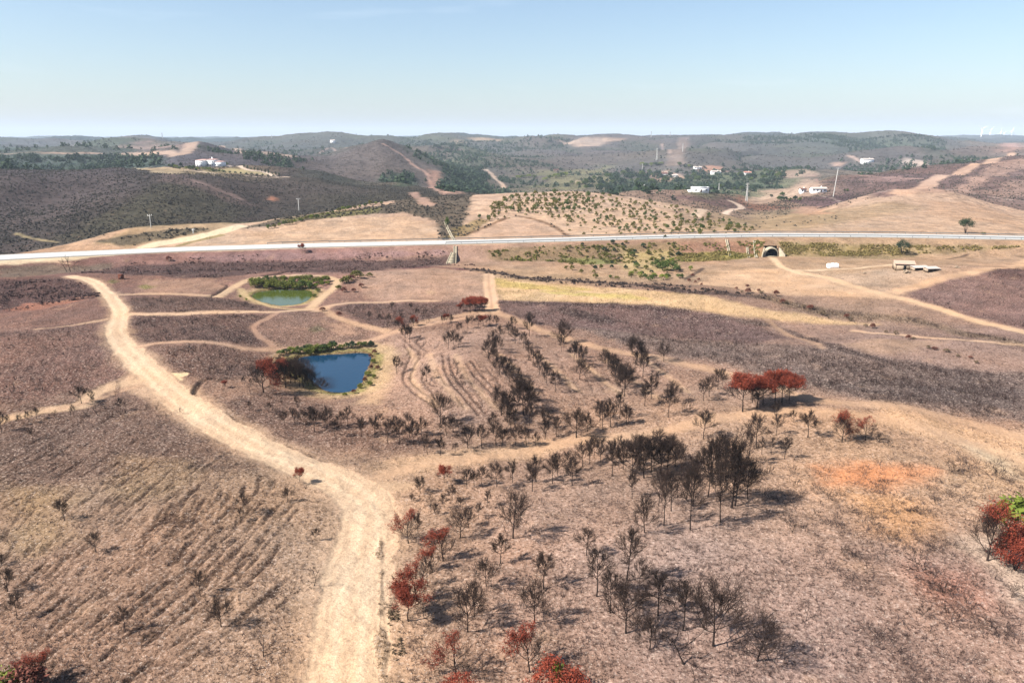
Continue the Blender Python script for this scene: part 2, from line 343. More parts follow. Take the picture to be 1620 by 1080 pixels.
def cat(P, n=6):
    P = np.asarray(P, float); Q = np.vstack([2*P[0]-P[1], P, 2*P[-1]-P[-2]]); o = []
    for i in range(1, len(Q)-2):
        for k in range(n):
            t = k/n; o.append(.5*((2*Q[i])+(-Q[i-1]+Q[i+1])*t+(2*Q[i-1]-5*Q[i]+4*Q[i+1]-Q[i+2])*t*t+(-Q[i-1]+3*Q[i]-3*Q[i+1]+Q[i+2])*t**3))
    o.append(P[-1]); return np.array(o)
DZ = np.zeros((NR, NC))
def line(pts, w, col, soft=.5, op=1.0, spk=None, nz=.3, cut=0, mask=None, ruts=None, seed=0, curve_=True, P=None, brk=0, taper=0):
    """a track, furrow or bank along a line; widths in metres"""
    if P is None: P = wpoly(pts)
    if curve_ and len(P) > 2: P = cat(P, 5)
    s = box_of(P, w+soft+1.5); X = XG[s]; Y = YG[s]
    if X.size == 0: return
    d = seg_dist(X, Y, P, False)+fbm(X, Y, max(2.5, nz*6), 3, 120+seed)*nz
    if taper: w = w*np.interp(Y, [45, 80, 120, 170, 240], [1, .93, .78, .56, .44])
    k = 1-sst(w/2-soft, w/2+soft, d)
    if mask is None and cut > 0: k = k*(1-ROADM[s])*(1 if not brk else sst(-.35, .3, fbm(X, Y, 5, 3, 140+seed)))
    kk = k*op
    COL[s] = COL[s]*(1-kk[..., None])+alb(col)*kk[..., None]
    if spk is not None: SPK[s] = SPK[s]*(1-k)+spk*k
    if cut: DZ[s] -= cut*k*np.clip(1-DZ[s]/(-abs(cut)-1e-6), 0, 1) if cut > 0 else cut*k
    if mask is not None: mask[s] = np.maximum(mask[s], k)
    if ruts:
        off, rw, rc = ruts
        r = np.exp(-((d-off)/rw)**2)*k*.55
        COL[s] = COL[s]*(1-r[..., None])+alb(rc)*r[..., None]; DZ[s] -= .05*r
poly([(-100,268),(60,268),(200,268),(230,290),(150,330),(60,350),(-100,360)], (98,86,86), 10, .7, .95, 10, seed=150)
poly([(95,378),(130,350),(200,318),(260,290),(330,302),(400,338),(380,350),(280,348),(160,372)], (82,78,64), 8, .8, .95, 8, seed=151)
poly([(250,268),(300,282),(360,305),(400,325),(370,322),(300,296),(240,280)], (112,94,90), 7, .7, .7, 8, seed=152)
poly([(380,285),(450,285),(520,292),(600,300),(560,308),(440,305)], (94,84,80), 8, .6, .95, 8, seed=153)
# --- patches (photo sees them as burnt scrub, stubble, bare soil)
BS = (104,78,78)
poly([(-300,640),(0,650),(120,625),(230,640),(330,690),(420,740),(300,770),(150,760),(0,780),(-300,800)], (122,98,90), 4, .8, .8, 3)
poly([(-300,500),(0,525),(80,520),(175,505),(205,545),(225,580),(180,600),(60,630),(-300,660)], (136,104,98), 2, .8, .8, 1.5, seed=1)
poly([(-300,445),(0,443),(90,440),(150,455),(165,470),(100,478),(40,490),(-300,510)], (100,72,72), 2, .9, .9, 2, seed=2)
poly([(0,492),(40,480),(110,476),(150,472),(60,490)], (176,118,98), 1.5, .7, .5, 1, seed=3)
poly([(205,472),(260,468),(330,470),(390,478),(435,491),(300,494),(205,494)], (118,92,86), 1.2, .9, .9, .8, seed=4)
poly([(205,500),(320,497),(430,497),(404,512),(398,522),(418,546),(340,540),(290,538),(235,543),(200,524)], (114,88,84), 1.2, .9, .9, .8, seed=5)
poly([(248,552),(300,545),(350,546),(400,558),(440,575),(430,592),(330,600),(285,590)], (132,102,94), 1.0, .9, .85, .8, seed=6)
poly([(440,498),(500,495),(560,512),(590,524),(560,538),(480,545),(430,543),(408,522)], (142,112,102), 1.5, .8, .7, 1.5, seed=7)
poly([(520,510),(560,515),(570,530),(530,535)], (196,158,138), 1.5, .7, .4, 1.5, seed=8)
poly([(120,432),(200,420),(300,416),(420,412),(620,408),(712,406),(720,420),(640,424),(560,432),(430,430),(330,440),(230,436)], (92,70,72), 2, .85, .95, 2.5, seed=9)
poly([(300,405),(420,400),(600,398),(710,396),(712,403),(560,408),(420,410),(320,414)], (168,134,138), 1.2, .6, .8, 1.5, seed=10)
poly([(0,425),(60,418),(110,420),(180,414),(180,425),(110,432),(0,440)], (122,110,98), 1.5, .7, .8, 2, seed=11)
poly([(230,442),(330,440),(360,455),(330,464),(220,464)], (172,138,122), 2, .8, .5, 2, seed=12)
for (x, y, w_, c) in ((178,445,10,(120,116,72)), (232,453,14,(128,122,70)), (500,520,12,(130,120,96)), (680,462,8,(140,128,80))):
    poly([(x-w_,y),(x,y-3),(x+w_,y),(x,y+4)], c, 1, .8, .8, 1, seed=int(x))
poly([(580,430),(700,425),(770,432),(772,470),(700,474),(600,476),(560,455)], (192,158,142), 2, .7, .55, 2, seed=13)
poly([(640,505),(650,480),(560,478),(530,486),(570,512),(600,520)], (116,90,88), 1.5, .8, .9, 1.5, seed=14)
poly([(650,480),(770,476),(772,492),(720,500),(650,512),(600,520),(580,505)], (120,92,88), 1.5, .85, .9, 1.5, seed=15)
poly([(783,438),(860,448),(960,455),(1060,462),(1150,474),(1220,492),(1300,502),(1390,512),(1290,512),(1150,498),(1050,486),(920,478),(786,474)], (216,182,146), 1.5, .95, .35, 1, seed=16)
poly([(783,441),(860,450),(930,458),(900,462),(820,455),(786,456)], (206,184,110), 1.5, .7, .4, 1.5, seed=17)
poly([(860,461),(1000,466),(1040,474),(900,470)], (200,184,110), 1.5, .7, .4, 2, seed=18)
poly([(785,480),(900,480),(1050,489),(1140,500),(1200,514),(1260,535),(1180,545),(1040,532),(900,520),(820,506),(786,494)], (124,98,98), 1.5, .9, .8, 1, seed=19)
poly([(880,512),(1000,528),(1120,540),(1260,545),(1360,560),(1500,580),(1700,600),(1700,690),(1600,665),(1450,640),(1300,625),(1150,578),(1000,548)], (138,118,115), 2.5, .85, .95, 2, seed=20)
poly([(1270,598),(1400,600),(1620,618),(1620,650),(1450,632),(1300,615)], (112,98,98), 2, .7, 1.0, 3, seed=21)
poly([(1210,512),(1330,515),(1450,530),(1620,556),(1800,570),(1800,600),(1620,590),(1450,572),(1330,552),(1270,540)], (164,136,128), 1.5, .9, .5, 1, seed=22)
poly([(1330,545),(1400,535),(1500,540),(1450,556),(1370,560)], (188,156,136), 1.5, .6, .3, 1.5, seed=23)
poly([(1430,468),(1470,446),(1540,432),(1620,428),(1900,430),(1900,570),(1620,524),(1560,505),(1480,482)], (138,108,106), 1.5, .9, .75, 1.2, seed=24)
poly([(1560,430),(1620,426),(1620,445),(1580,440)], (110,80,78), 1.5, .8, .8, 1.2, seed=25)
poly([(1280,440),(1400,425),(1500,425),(1440,455),(1400,463),(1320,448)], (190,165,148), 2, .7, .4, 2, seed=26)
poly([(1100,450),(1140,430),(1230,425),(1350,455),(1420,470),(1330,470),(1200,462)], (216,180,152), 2, .8, .25, 2, seed=27)
poly([(1300,740),(1380,728),(1470,742),(1470,765),(1380,772),(1310,765)], (232,160,118), 2, .9, .3, 2, seed=28)
poly([(1340,780),(1450,790),(1480,840),(1440,865),(1380,840)], (230,176,132), 2.5, .8, .45, 2.5, seed=29)
poly([(1440,895),(1540,905),(1580,960),(1500,975),(1430,940)], (184,128,112), 2.5, .7, .8, 2.5, seed=30)
poly([(1500,860),(1620,850),(1660,960),(1600,960),(1560,900)], (214,188,172), 1.5, .8, .4, 2, seed=31)
poly([(1400,645),(1620,690),(1750,740),(1750,800),(1620,770),(1500,700),(1380,670)], (222,182,150), 2, .8, .4, 1.5, seed=32)
poly([(1530,700),(1620,720),(1620,760),(1560,740)], (206,196,178), 1.5, .5, .4, 2, seed=33)
poly([(1150,575),(1250,600),(1380,640),(1300,650),(1180,640),(1100,620)], (176,144,130), 2, .6, .6, 2, seed=34)
poly([(590,740),(620,720),(700,712),(860,698),(900,705),(760,735),(660,750),(600,770)], (212,176,148), 2, .85, .35, 1.5, seed=35)
poly([(590,540),(620,545),(625,600),(600,640),(560,640),(590,600)], (208,172,142), 1.2, .8, .3, 1, seed=36)
poly([(600,530),(700,520),(800,510),(900,560),(860,640),(760,680),(640,670),(600,600)], (182,150,138), 3, .5, .5, 2, seed=37)
poly([(330,640),(430,610),(520,640),(600,680),(700,690),(600,720),(480,700),(400,670)], (132,104,96), 2, .7, .85, 2, seed=38)
poly([(540,1100),(600,1100),(602,960),(612,850),(625,840),(640,900),(660,1000),(690,1100)], (208,172,148), 1, .6, .5, 1.2, seed=39)
poly([(500,1100),(480,1000),(510,880),(545,820),(540,900),(530,1100)], (204,172,150), 1, .8, .3, 1.5, seed=40)
poly([(0,760),(110,770),(130,850),(60,880),(0,860)], (178,150,116), 2, .5, .6, 3, seed=41)
poly([(200,720),(300,730),(280,790),(180,780)], (182,152,120), 2, .4, .6, 3, seed=42)
# --- embankment and verge of the highway
poly([(760,395),(900,388),(1080,384),(1080,410),(980,408),(880,415),(790,412)], (140,122,88), 2, .6, .8, 2, seed=43)
poly([(890,408),(960,410),(985,418),(920,418)], (130,144,80), 1.5, .7, .4, 1.5, seed=44)
poly([(1070,384),(1210,382),(1205,398),(1130,402),(1080,404)], (176,132,112), 1.5, .8, .8, 1.5, seed=45)
poly([(1075,402),(1160,398),(1208,404),(1150,412),(1080,414)], (160,150,74), 1.2, .8, .8, 1.2, seed=46)
poly([(1230,382),(1620,388),(1620,390),(1460,402),(1400,410),(1240,404)], (164,142,108), 1.5, .85, .85, 1.2, seed=47)
poly([(1236,392),(1330,388),(1420,396),(1380,402),(1250,402)], (168,146,98), 1.2, .6, .9, 1.5, seed=48)
poly([(985,395),(1060,400),(1080,420),(1020,436),(980,425)], (196,178,128), 2, .6, .5, 2, seed=49)
poly([(0,404),(100,401),(200,398),(205,402),(120,411),(40,417),(-60,424),(-60,405)], (232,212,186), .8, .9, .15, .8, seed=50)
# --- behind the highway
poly([(150,385),(200,365),(300,352),(370,354),(350,365),(280,380),(200,392)], (176,152,120), 1.5, .6, .4, 1, seed=51)
poly([(150,382),(200,372),(260,364),(310,360),(335,363),(290,372),(220,386),(190,388)], (98,90,76), 1.2, .85, .9, 1.2, seed=52)
poly([(480,345),(560,345),(640,342),(690,360),(700,380),(600,384),(450,388),(360,388),(400,370)], (208,176,152), 2, .8, .4, 1.5, seed=53)
poly([(380,362),(450,345),(540,335),(620,322),(700,307),(768,303),(740,335),(725,372),(700,380),(690,350),(640,336),(560,340),(440,356)], (94,86,76), 1.5, .9, .85, 1.5, seed=54)
poly([(430,350),(530,334),(600,328),(600,336),(500,346)], (136,134,74), 1.5, .55, .8, 1.5, seed=55)
poly([(740,372),(800,345),(860,352),(900,376)], (196,164,146), 2, .7, .4, 1.5, seed=56)
poly([(700,378),(720,360),(760,345),(775,350),(740,372)], (146,126,78), 1.5, .7, .7, 1.5, seed=57)
for P_ in ([(820,342),(850,348),(880,360),(900,374)], [(735,372),(770,358),(800,345)]): line(P_, 2.5, (128,96,74), 1, .8, .6, .8)
poly([(1130,345),(1200,335),(1280,330),(1340,345),(1240,362),(1150,360)], (156,136,110), 6, .8, .6, 6, seed=58)
poly([(1090,350),(1200,338),(1330,330),(1420,318),(1460,330),(1350,352),(1250,364),(1130,364)], (178,152,124), 6, .7, .5, 6, seed=158)
poly([(1480,320),(1560,325),(1620,345),(1620,362),(1540,350),(1470,340)], (196,160,134), 5, .6, .4, 6, seed=159)
poly([(1260,330),(1300,325),(1310,338),(1270,342)], (204,160,134), 4, .7, .3, 5, seed=59)
poly([(1060,345),(1150,330),(1190,345),(1100,362)], (150,128,114), 3, .5, .6, 3, seed=60)
poly([(1120,304),(1170,318),(1190,334),(1150,330),(1090,316),(1060,310)], (104,80,82), 5, .7, .8, 5, seed=61)
poly([(1160,305),(1190,318),(1230,325),(1260,330),(1200,333),(1165,322)], (150,98,80), 4, .6, .9, 5, seed=62)
line([(1155,318),(1170,325),(1172,330),(1150,336),(1100,342)], 5, (222,196,176), 1, .95, .1, .5)
poly([(1230,280),(1290,285),(1300,305),(1230,320),(1180,322),(1180,300)], (206,174,150), 5, .7, .3, 6, seed=63)
poly([(1240,318),(1340,306),(1420,300),(1470,305),(1400,312),(1280,325)], (112,88,90), 4, .8, .8, 5, seed=64)
line([(1430,306),(1470,290),(1530,268),(1575,250),(1600,243)], 14, (208,172,148), 3, .95, .2, 2)
poly([(1450,306),(1530,282),(1575,258),(1620,250),(1660,245),(1660,262),(1600,272),(1540,298),(1500,306)], (186,152,134), 4, .75, .5, 4, seed=65)
poly([(1560,305),(1580,290),(1620,285),(1660,290),(1660,310),(1590,315)], (190,158,140), 6, .5, .7, 8, seed=66)
poly([(1360,283),(1420,278),(1450,285),(1380,290)], (176,140,128), 5, .6, .4, 6, seed=67)
line([(1290,283),(1360,277),(1460,283)], 4, (184,148,134), 1.5, .8, .3, 2)
line([(1300,310),(1400,303),(1500,300),(1620,318)], 3, (176,156,146), 1, .6, .3, 2)
# far hills: tracks, clearings, woods
line([(608,228),(632,242),(655,262),(680,285),(692,302)], 4.5, (196,160,144), 2, .7, .4, 2)
poly([(676,268),(696,272),(704,300),(692,302)], (194,150,130), 6, .65, .3, 5, seed=70)
line([(768,268),(780,278),(798,297)], 7, (214,186,164), 2, .9, .2, 2)
poly([(700,280),(720,262),(768,276),(772,302),(720,305)], (60,82,62), 8, .85, .9, 10, seed=71)
poly([(640,235),(760,230),(770,260),(700,265),(670,255)], (98,108,88), 12, .6, .95, 20, seed=72)
poly([(600,282),(620,270),(650,278),(640,292)], (74,92,72), 8, .7, .9, 12, seed=73)
line([(1082,218),(1080,235),(1068,258)], 32, (156,136,124), 8, .7, .5, 8)
poly([(885,222),(960,217),(985,219),(940,232),(915,233)], (200,172,150), 22, .85, .2, 15, seed=74)
poly([(715,224),(735,222),(735,227),(712,229)], (206,178,150), 18, .85, .2, 8, seed=75)
poly([(740,218),(790,220),(792,224),(750,223)], (196,168,140), 18, .7, .2, 8, seed=76)
line([(195,243),(260,240),(300,234),(345,231),(375,236),(385,242),(420,242),(455,246)], 18, (196,168,148), 5, .9, .2, 4)
line([(500,244),(530,238),(548,234)], 5, (190,162,148), 2, .7, .2, 2)
line([(0,243.5),(100,243),(160,243)], 12, (190,162,146), 4, .8, .2, 4)
poly([(190,232),(250,228),(290,231),(230,237)], (186,156,142), 20, .7, .2, 15, seed=77)
poly([(205,226),(240,221),(245,226),(220,230)], (180,150,142), 20, .6, .2, 15, seed=78)
poly([(0,258),(150,252),(260,252),(260,262),(200,266),(0,266)], (76,94,82), 12, .8, .95, 25, seed=79)
poly([(0,244),(200,244),(260,246),(200,256),(0,258)], (84,100,94), 12, .6, .95, 25, seed=80)
poly([(970,285),(1100,275),(1240,268),(1300,272),(1220,300),(1100,303),(960,300)], (106,116,84), 12, .75, .95, 25, seed=81)
poly([(860,270),(960,262),(980,290),(900,300),(840,296)], (150,146,104), 10, .6, .7, 20, seed=82)
poly([(1010,272),(1060,268),(1090,282),(1040,288)], (206,170,148), 8, .8, .2, 8, seed=83)
poly([(1105,264),(1140,262),(1150,272),(1112,272)], (206,160,138), 8, .8, .2, 8, seed=84)
poly([(1230,270),(1280,268),(1290,280),(1240,282)], (190,158,140), 10, .7, .3, 8, seed=85)
line([(1340,246),(1360,256)], 8, (196,170,158), 3, .8, .2, 2)
poly([(1315,258),(1335,257),(1332,263),(1318,263)], (200,166,146), 10, .8, .2, 5, seed=86)
poly([(1430,250),(1470,256),(1465,262),(1430,256)], (212,192,178), 10, .8, .2, 6, seed=87)
poly([(1580,228),(1612,226),(1616,236),(1590,240)], (200,160,146), 25, .8, .2, 20, seed=88)
poly([(1270,214),(1400,215),(1500,228),(1480,240),(1300,222)], (84,98,84), 30, .6, .95, 50, seed=89)
line([(1047,228),(1060,242)], 8, (180,156,144), 3, .7, .2, 2)
# villa terrace
poly([(290,266),(330,270),(400,268),(440,276),(430,279),(350,274),(300,270)], (196,172,148), 3, .7, .3, 3, seed=90)
poly([(320,270),(365,266),(410,271),(440,276),(390,275),(330,272)], (176,164,124), 2, .9, .3, 2, seed=91)
line([(255,265),(290,269),(340,275),(400,279),(455,280)], 4, (222,200,180), 1, .95, .1, .5)
line([(362,262),(385,266),(420,273),(455,280)], 4, (226,206,188), 1, .95, .1, .5)
poly([(210,266),(270,264),(292,272),(270,276),(240,272)], (186,164,132), 4, .8, .3, 4, seed=92)
line([(300,284),(330,294),(370,310),(390,320)], 5, (140,118,112), 2, .7, .4, 3)
line([(25,369),(45,376),(75,381),(90,383)], 2.5, (168,152,120), 1, .8, .3, 1)
poly([(420,316),(430,310),(440,316),(432,319)], (200,140,112), 3, .8, .3, 3, seed=93)
line([(655,305),(668,315),(680,324)], 7, (196,160,144), 2, .8, .3, 2)
poly([(690,303),(730,303),(735,307),(700,308)], (206,166,146), 4, .8, .3, 3, seed=94)
for P_, wd in ((P2, 5.0), (P1, 3.5)):
    s_ = box_of(P_, 9); d_ = seg_dist(XG[s_], YG[s_], P_); d_ = np.where(inside(XG[s_], YG[s_], P_), -d_, d_)+fbm(XG[s_], YG[s_], 3, 3, 170)*.8
    for a_, c_, o_ in ((wd, (206,176,140), .7), (wd*.45, (150,142,84), .8), (.7, (120,96,72), .8)):
        q_ = (1-sst(a_*.7, a_*1.3, d_))*o_; COL[s_] = COL[s_]*(1-q_[..., None])+alb(c_)*q_[..., None]
# --- tracks and paths
TR, TR2 = (228,198,172), (202,170,147)
main = [(112,437),(135,441),(155,450),(172,465),(182,480),(190,492),(186,508),(184,524),(194,545),(218,572),(248,600),(287,633),(333,664),(393,698),(450,724),(508,750),(556,774),(582,802),(582,842),(566,900),(558,960),(551,1030),(545,1100),(540,1200)]
line(main, 9.0, TR2, 1.2, .75, .3, .9, mask=None, seed=1, taper=1)
mainP = wpoly(main)
line(None, 6.4, TR, .3, .95, .2, .35, cut=.07, mask=ROADM, seed=2, P=mainP, taper=1)
poly([(215,590),(300,650),(260,640),(180,612),(150,630),(165,610)], TR2, .8, .8, .2, 1, seed=95)
line([(178,503),(140,510),(95,517),(60,520)], 1.8, TR2, .5, .85, .2, .3, mask=PATHM)
line([(150,468),(120,472),(90,478)], 1.5, (190,140,118), .5, .7, .2, .3)
line([(188,466),(240,465),(300,466),(345,469)], 3.2, TR2, .7, .9, .2, .3, mask=PATHM)
line([(345,469),(368,455),(385,446),(402,440),(450,436),(500,436),(528,441),(532,450),(520,462),(505,474),(490,488)], 2.6, (214,184,156), .7, .9, .2, .3, mask=PATHM)
line([(380,457),(390,470),(420,482),(450,488),(480,489)], 2.0, (206,180,140), .6, .8, .3, .3)
line([(200,497),(260,496),(330,494),(400,493),(440,493),(500,489),(515,487)], 2.2, (220,186,160), .6, .95, .2, .2, mask=PATHM)
line([(500,492),(530,482),(600,478),(690,476)], 2.2, (214,180,156), .7, .85, .2, .3, mask=PATHM)
line([(508,487),(525,498),(545,506),(575,515),(610,523)], 2.4, (210,174,148), .7, .85, .3, .3, mask=PATHM)
line([(440,494),(418,506),(402,514),(400,521),(410,533),(424,541),(430,548)], 1.4, (190,154,136), .4, .8, .2, .2, mask=PATHM)
line([(222,548),(255,542),(300,540),(345,543),(385,551),(430,553),(480,550),(540,545),(590,537),(640,520),(700,508),(750,500),(775,492)], 2.0, (206,170,148), .6, .85, .2, .3, mask=PATHM)
line([(240,600),(200,606),(150,622),(130,640),(70,650),(0,664),(-100,685)], 3.0, (214,182,156), .8, .9, .2, .5, mask=PATHM)
line([(230,610),(190,618),(150,632),(100,645)], 1.4, (200,165,142), .5, .8, .2, .5)
line([(773,434),(774,455),(777,472),(779,492)], 3.4, (222,186,160), .5, .95, .1, .2, mask=PATHM, ruts=(.0, .35, (176,140,118)))
line([(660,512),(700,503),(760,492),(790,497),(830,512),(870,528),(930,545),(1000,560),(1080,575),(1150,590),(1220,612),(1290,632),(1390,640),(1480,655),(1560,675),(1660,700)], 2.8, (206,170,144), 1.0, .7, .2, .5, mask=PATHM)
line([(600,755),(660,738),(740,726),(820,714),(890,700),(980,690),(1060,680),(1150,660),(1240,650),(1340,655),(1420,665),(1500,690),(1570,712),(1680,750)], 3.0, (208,172,146), 1.0, .72, .2, .5, mask=PATHM)
line([(1222,408),(1236,422),(1262,432),(1290,437)], 2.4, (230,200,172), .7, .9, .1, .3, mask=PATHM)
line([(1262,430),(1300,438),(1350,452),(1400,466),(1450,478),(1520,500),(1600,520),(1700,548)], 3.6, (226,192,162), 1, .85, .15, .4, mask=PATHM)
line([(1250,428),(1300,427),(1360,424),(1420,418)], 2.6, (220,194,170), .7, .8, .1, .3, mask=PATHM)
line([(1400,468),(1440,455),(1490,440),(1560,425),(1640,400)], 4, (216,180,152), 1.2, .7, .15, .6)
line([(1350,523),(1430,530),(1500,536),(1640,548)], 1.8, (220,186,160), .6, .85, .1, .3, mask=PATHM)
line([(760,440),(850,450),(930,462),(1000,460)], 1.2, (224,190,160), .4, .5, .1, .3)
line([(200,397),(235,390),(290,379),(335,370),(378,358)], 6.5, (234,214,190), .7, .95, .08, .3, mask=PATHM)
line([(245,392),(300,384),(350,372)], 2.5, (150,136,92), .6, .8, .5, .6)
line([(185,399),(150,402),(100,400),(60,402)], 3, (200,150,125), 1, .5, .2, .8)
line([(560,780),(600,770),(640,768)], 3, (206,176,150), 1, .6, .2, .8)
poly([(270,590),(300,589),(296,594),(284,597),(292,600),(284,602)], (238,214,180), .15, .95, .05, .1, seed=96)
# gullies and ditches
GL = (74,56,50)
line([(338,599),(322,601),(312,610),(306,622)], .8, GL, .4, .85, .4, .2, cut=.5)
line([(345,601),(365,598),(390,597)], .7, GL, .4, .8, .4, .2, cut=.4)
line([(306,622),(330,640),(370,662),(420,690),(480,715),(540,745),(590,775),(604,800),(612,840),(606,900),(602,960),(600,1040),(600,1120)], .4, (104,80,64), .25, .55, .6, .45, cut=.12, seed=5)
line([(600,850),(603,900),(600,960),(602,1020),(606,1100)], .5, (118,92,66), .3, .4, .9, .6, seed=6)
line([(330,470),(345,463),(360,452),(352,449)], .8, GL, .4, .8, .4, .3, cut=.4)
line([(420,436),(450,430),(480,427),(500,426)], 2.0, (44,36,38), .6, .9, .3, .3, cut=.4)
line([(0,418),(60,412),(110,417)], 1.2, (220,190,166), .5, .7, .1, .3)
HG = (84,66,66)
line([(735,425),(800,434),(860,441),(930,446),(1000,450),(1080,460),(1140,464),(1210,470)], 3.4, HG, 1, .85, .9, .8, seed=7)
line([(1210,470),(1260,482),(1330,498),(1400,502),(1460,510),(1530,528),(1600,540)], 5.5, (140,118,98), 2, .7, .9, 1.8, seed=8)
line([(640,425),(690,422),(735,427)], 3, (128,82,84), 1.2, .8, .8, 1, seed=9)
line([(1085,442),(1100,432),(1112,424)], 1.6, (70,56,54), .5, .8, .5, .3)
line([(800,478),(900,481),(1000,484),(1080,492)], 3.5, (96,74,76), 1.2, .8, .95, 1, seed=10)
line([(890,488),(930,500),(960,507)], 5, (84,68,70), 1.5, .7, .95, 1.2, seed=11)
line([(1130,500),(1210,513),(1260,530),(1330,552),(1420,575),(1500,585),(1620,598)], 2.2, (92,76,76), 1, .6, .9, 1, seed=12)
line([(1500,410),(1530,402)], 1.2, (84,66,60), .5, .8, .5, .3)
line([(1210,503),(1280,540),(1300,550)], 1.5, (188,156,134), .6, .6, .2, .5)
# terraces on the knoll: paired furrows that run round it
for k, L in enumerate((
    [(640,545),(650,560),(642,580),(638,600),(652,618),(672,632),(690,645)], [(648,545),(665,560),(655,582),(650,600),(665,616),(685,630)],
    [(700,560),(704,585),(712,600),(728,620),(745,640),(758,655)], [(710,560),(714,582),(724,600),(740,620),(755,638),(768,652)],
    [(738,575),(750,592),(765,608),(780,625)], [(745,570),(758,588),(775,605),(790,622)],
    [(668,595),(680,606),(700,612)], [(630,530),(650,545),(668,560)], [(637,526),(660,542),(676,556)], [(725,545),(700,553),(690,562)], [(800,570),(830,590),(860,615)], [(862,575),(890,600),(915,620)],
    [(690,515),(670,545),(650,575)], [(715,515),(700,535),(682,560)], [(880,560),(930,590),(980,620)], [(940,560),(980,590),(1010,610)], [(660,560),(672,580),(668,598),(680,616),(700,632)], [(690,575),(698,595),(712,615),(730,636)], [(768,580),(785,600),(805,622)], [(820,580),(842,602),(866,625)], [(900,560),(930,582),(955,604)], [(990,575),(1020,600),(1050,622)], [(1030,570),(1060,592),(1090,612)], [(672,524),(655,545),(645,562)], [(740,522),(722,545),(712,560)], [(920,620),(960,640),(990,655)], [(850,640),(890,655),(930,668)])):
    line(L, .34, (86,64,58), .2, .8, .5, .16, cut=.3, seed=20+k, brk=k > 5)
for k, L in enumerate(([(645,550),(658,570),(652,598),(668,622),(690,640)], [(680,560),(690,590),(712,620),(735,645)], [(720,560),(735,590),(760,620),(785,645)], [(790,560),(820,590),(850,620)], [(850,560),(885,590),(915,618)], [(905,560),(945,592),(985,625)], [(960,570),(1000,598),(1040,630)], [(1010,565),(1050,590),(1090,620)])):
    line(L, 1.1, (214,180,152), .6, .5, .3, .3, seed=50+k)
# ploughing ribs of the near-left field (run up the slope, fading in and out)
rng = np.random.default_rng(5)
def ribs(quad, n, w, col, op, seed, cut=.1, wob=2.0):
    """n furrows between the left edge a->b and right edge c->d of a field, broken here and there"""
    a_, b_, c_, d_ = [np.array(q, float) for q in quad]
    for i in range(n):
        t = (i+.5+rng.uniform(-.2, .2))/n; p = a_+(c_-a_)*t; q = b_+(d_-b_)*t
        pp = wpoly([p, (p+q)/2+rng.normal(0, 3, 2), q]); P = cat(pp, 8)
        k0 = rng.integers(0, 7); k1 = rng.integers(len(P)-7, len(P))
        P = P[k0:k1]; P = P+np.cumsum(rng.normal(0, .03*wob, P.shape), 0)
        line(None, w*rng.uniform(.7, 1.4), col, .17, op*rng.uniform(.4, 1), .6, .28, cut=cut, seed=seed+i % 9, P=P, curve_=False, brk=1)
ribs([(-60,760),(160,640),(330,1010),(520,790)], 56, .34, (74,54,46), .95, 200, .16)
ribs([(-60,1000),(90,870),(260,1110),(540,900)], 34, .32, (72,54,46), .95, 230, .16)
ribs([(200,890),(300,745),(420,800),(450,730)], 20, .28, (76,56,48), .9, 250, .14)
ribs([(-30,900),(100,700),(0,1100),(430,700)], 16, .35, (88,68,58), .7, 260, .12)
ribs([(-60,660),(60,520),(200,600),(200,530)], 22, .45, (104,76,72), .6, 300, .06)
ribs([(-60,560),(-60,520),(190,640),(200,535)], 10, .4, (108,80,74), .5, 330, .06)
ribs([(250,560),(270,548),(400,600),(430,570)], 16, .35, (100,74,70), .7, 360, .05)
ribs([(205,503),(215,540),(395,500),(410,540)], 18, .4, (94,70,68), .6, 390, .05)
ribs([(215,472),(220,492),(390,478),(420,492)], 16, .4, (98,74,70), .5, 420, .05)
ribs([(520,490),(560,505),(760,480),(770,492)], 18, .5, (96,74,72), .5, 450, .05)
ribs([(655,548),(705,655),(1070,575),(1110,645)], 34, .24, (88,66,58), .75, 510, .1, 1.2)
ribs([(645,535),(700,512),(690,645),(900,540)], 12, .22, (92,70,62), .55, 540, .08, 1.2)
ribs([(700,640),(640,680),(1100,600),(1100,640)], 14, .5, (116,90,82), .5, 480, .06)
ZG += DZ
# broad patchiness of ash, dust and stubble, then a finer mottle
pt = fbm(XG, YG, 9, 4, 90); pt2 = fbm(XG, YG, 2.2, 4, 95); pf = fbm(XG, YG, 70, 5, 99, .6)
nr = 1-sst(260, 600, YG)
calm = 1-.75*np.maximum(ROADM, PATHM)
v = 1+calm*(nr*((.13+.12*sst(100, 160, YG))*pt+.18*pt2*np.clip(SPK*1.6, .3, 1.2))+(1-nr)*(.20*pf+.12*fbm(XG, YG, 22, 4, 98)))
COL *= v[..., None]
warm = (nr*fbm(XG, YG, 14, 3, 104)*.05+(1-nr)*fbm(XG, YG, 160, 3, 107)*.07)
COL *= np.stack([1+warm, 1+0*warm, 1-warm*1.2], -1)
rb = fbm(XG, YG, 3.2, 4, 111)
w = sst(.25, .9, rb)*nr*calm*SPK*.5; COL[:] = COL*(1-w[..., None])+alb((86,66,62))*w[..., None]
w = sst(.45, 1.0, fbm(XG, YG, 5, 4, 115))*nr*calm*.30; COL[:] = COL*(1-w[..., None])+alb((214,176,150))*w[..., None]
gq = sst(.1, .7, fbm(XG, YG, 240, 4, 109))*sst(850, 1200, YG)*np.clip(SPK*2-1, 0, 1)*.55; COL[:] = COL*(1-gq[..., None])+alb((96,104,76))*gq[..., None]
rv = sst(.26, .04, BIL)*sst(820, 1100, YG)*np.clip(SPK*2-1, 0, 1)*.7*sst(-.6, .3, fbm(XG, YG, 300, 3, 112)); COL[:] = COL*(1-rv[..., None])+alb((72,84,62))*rv[..., None]
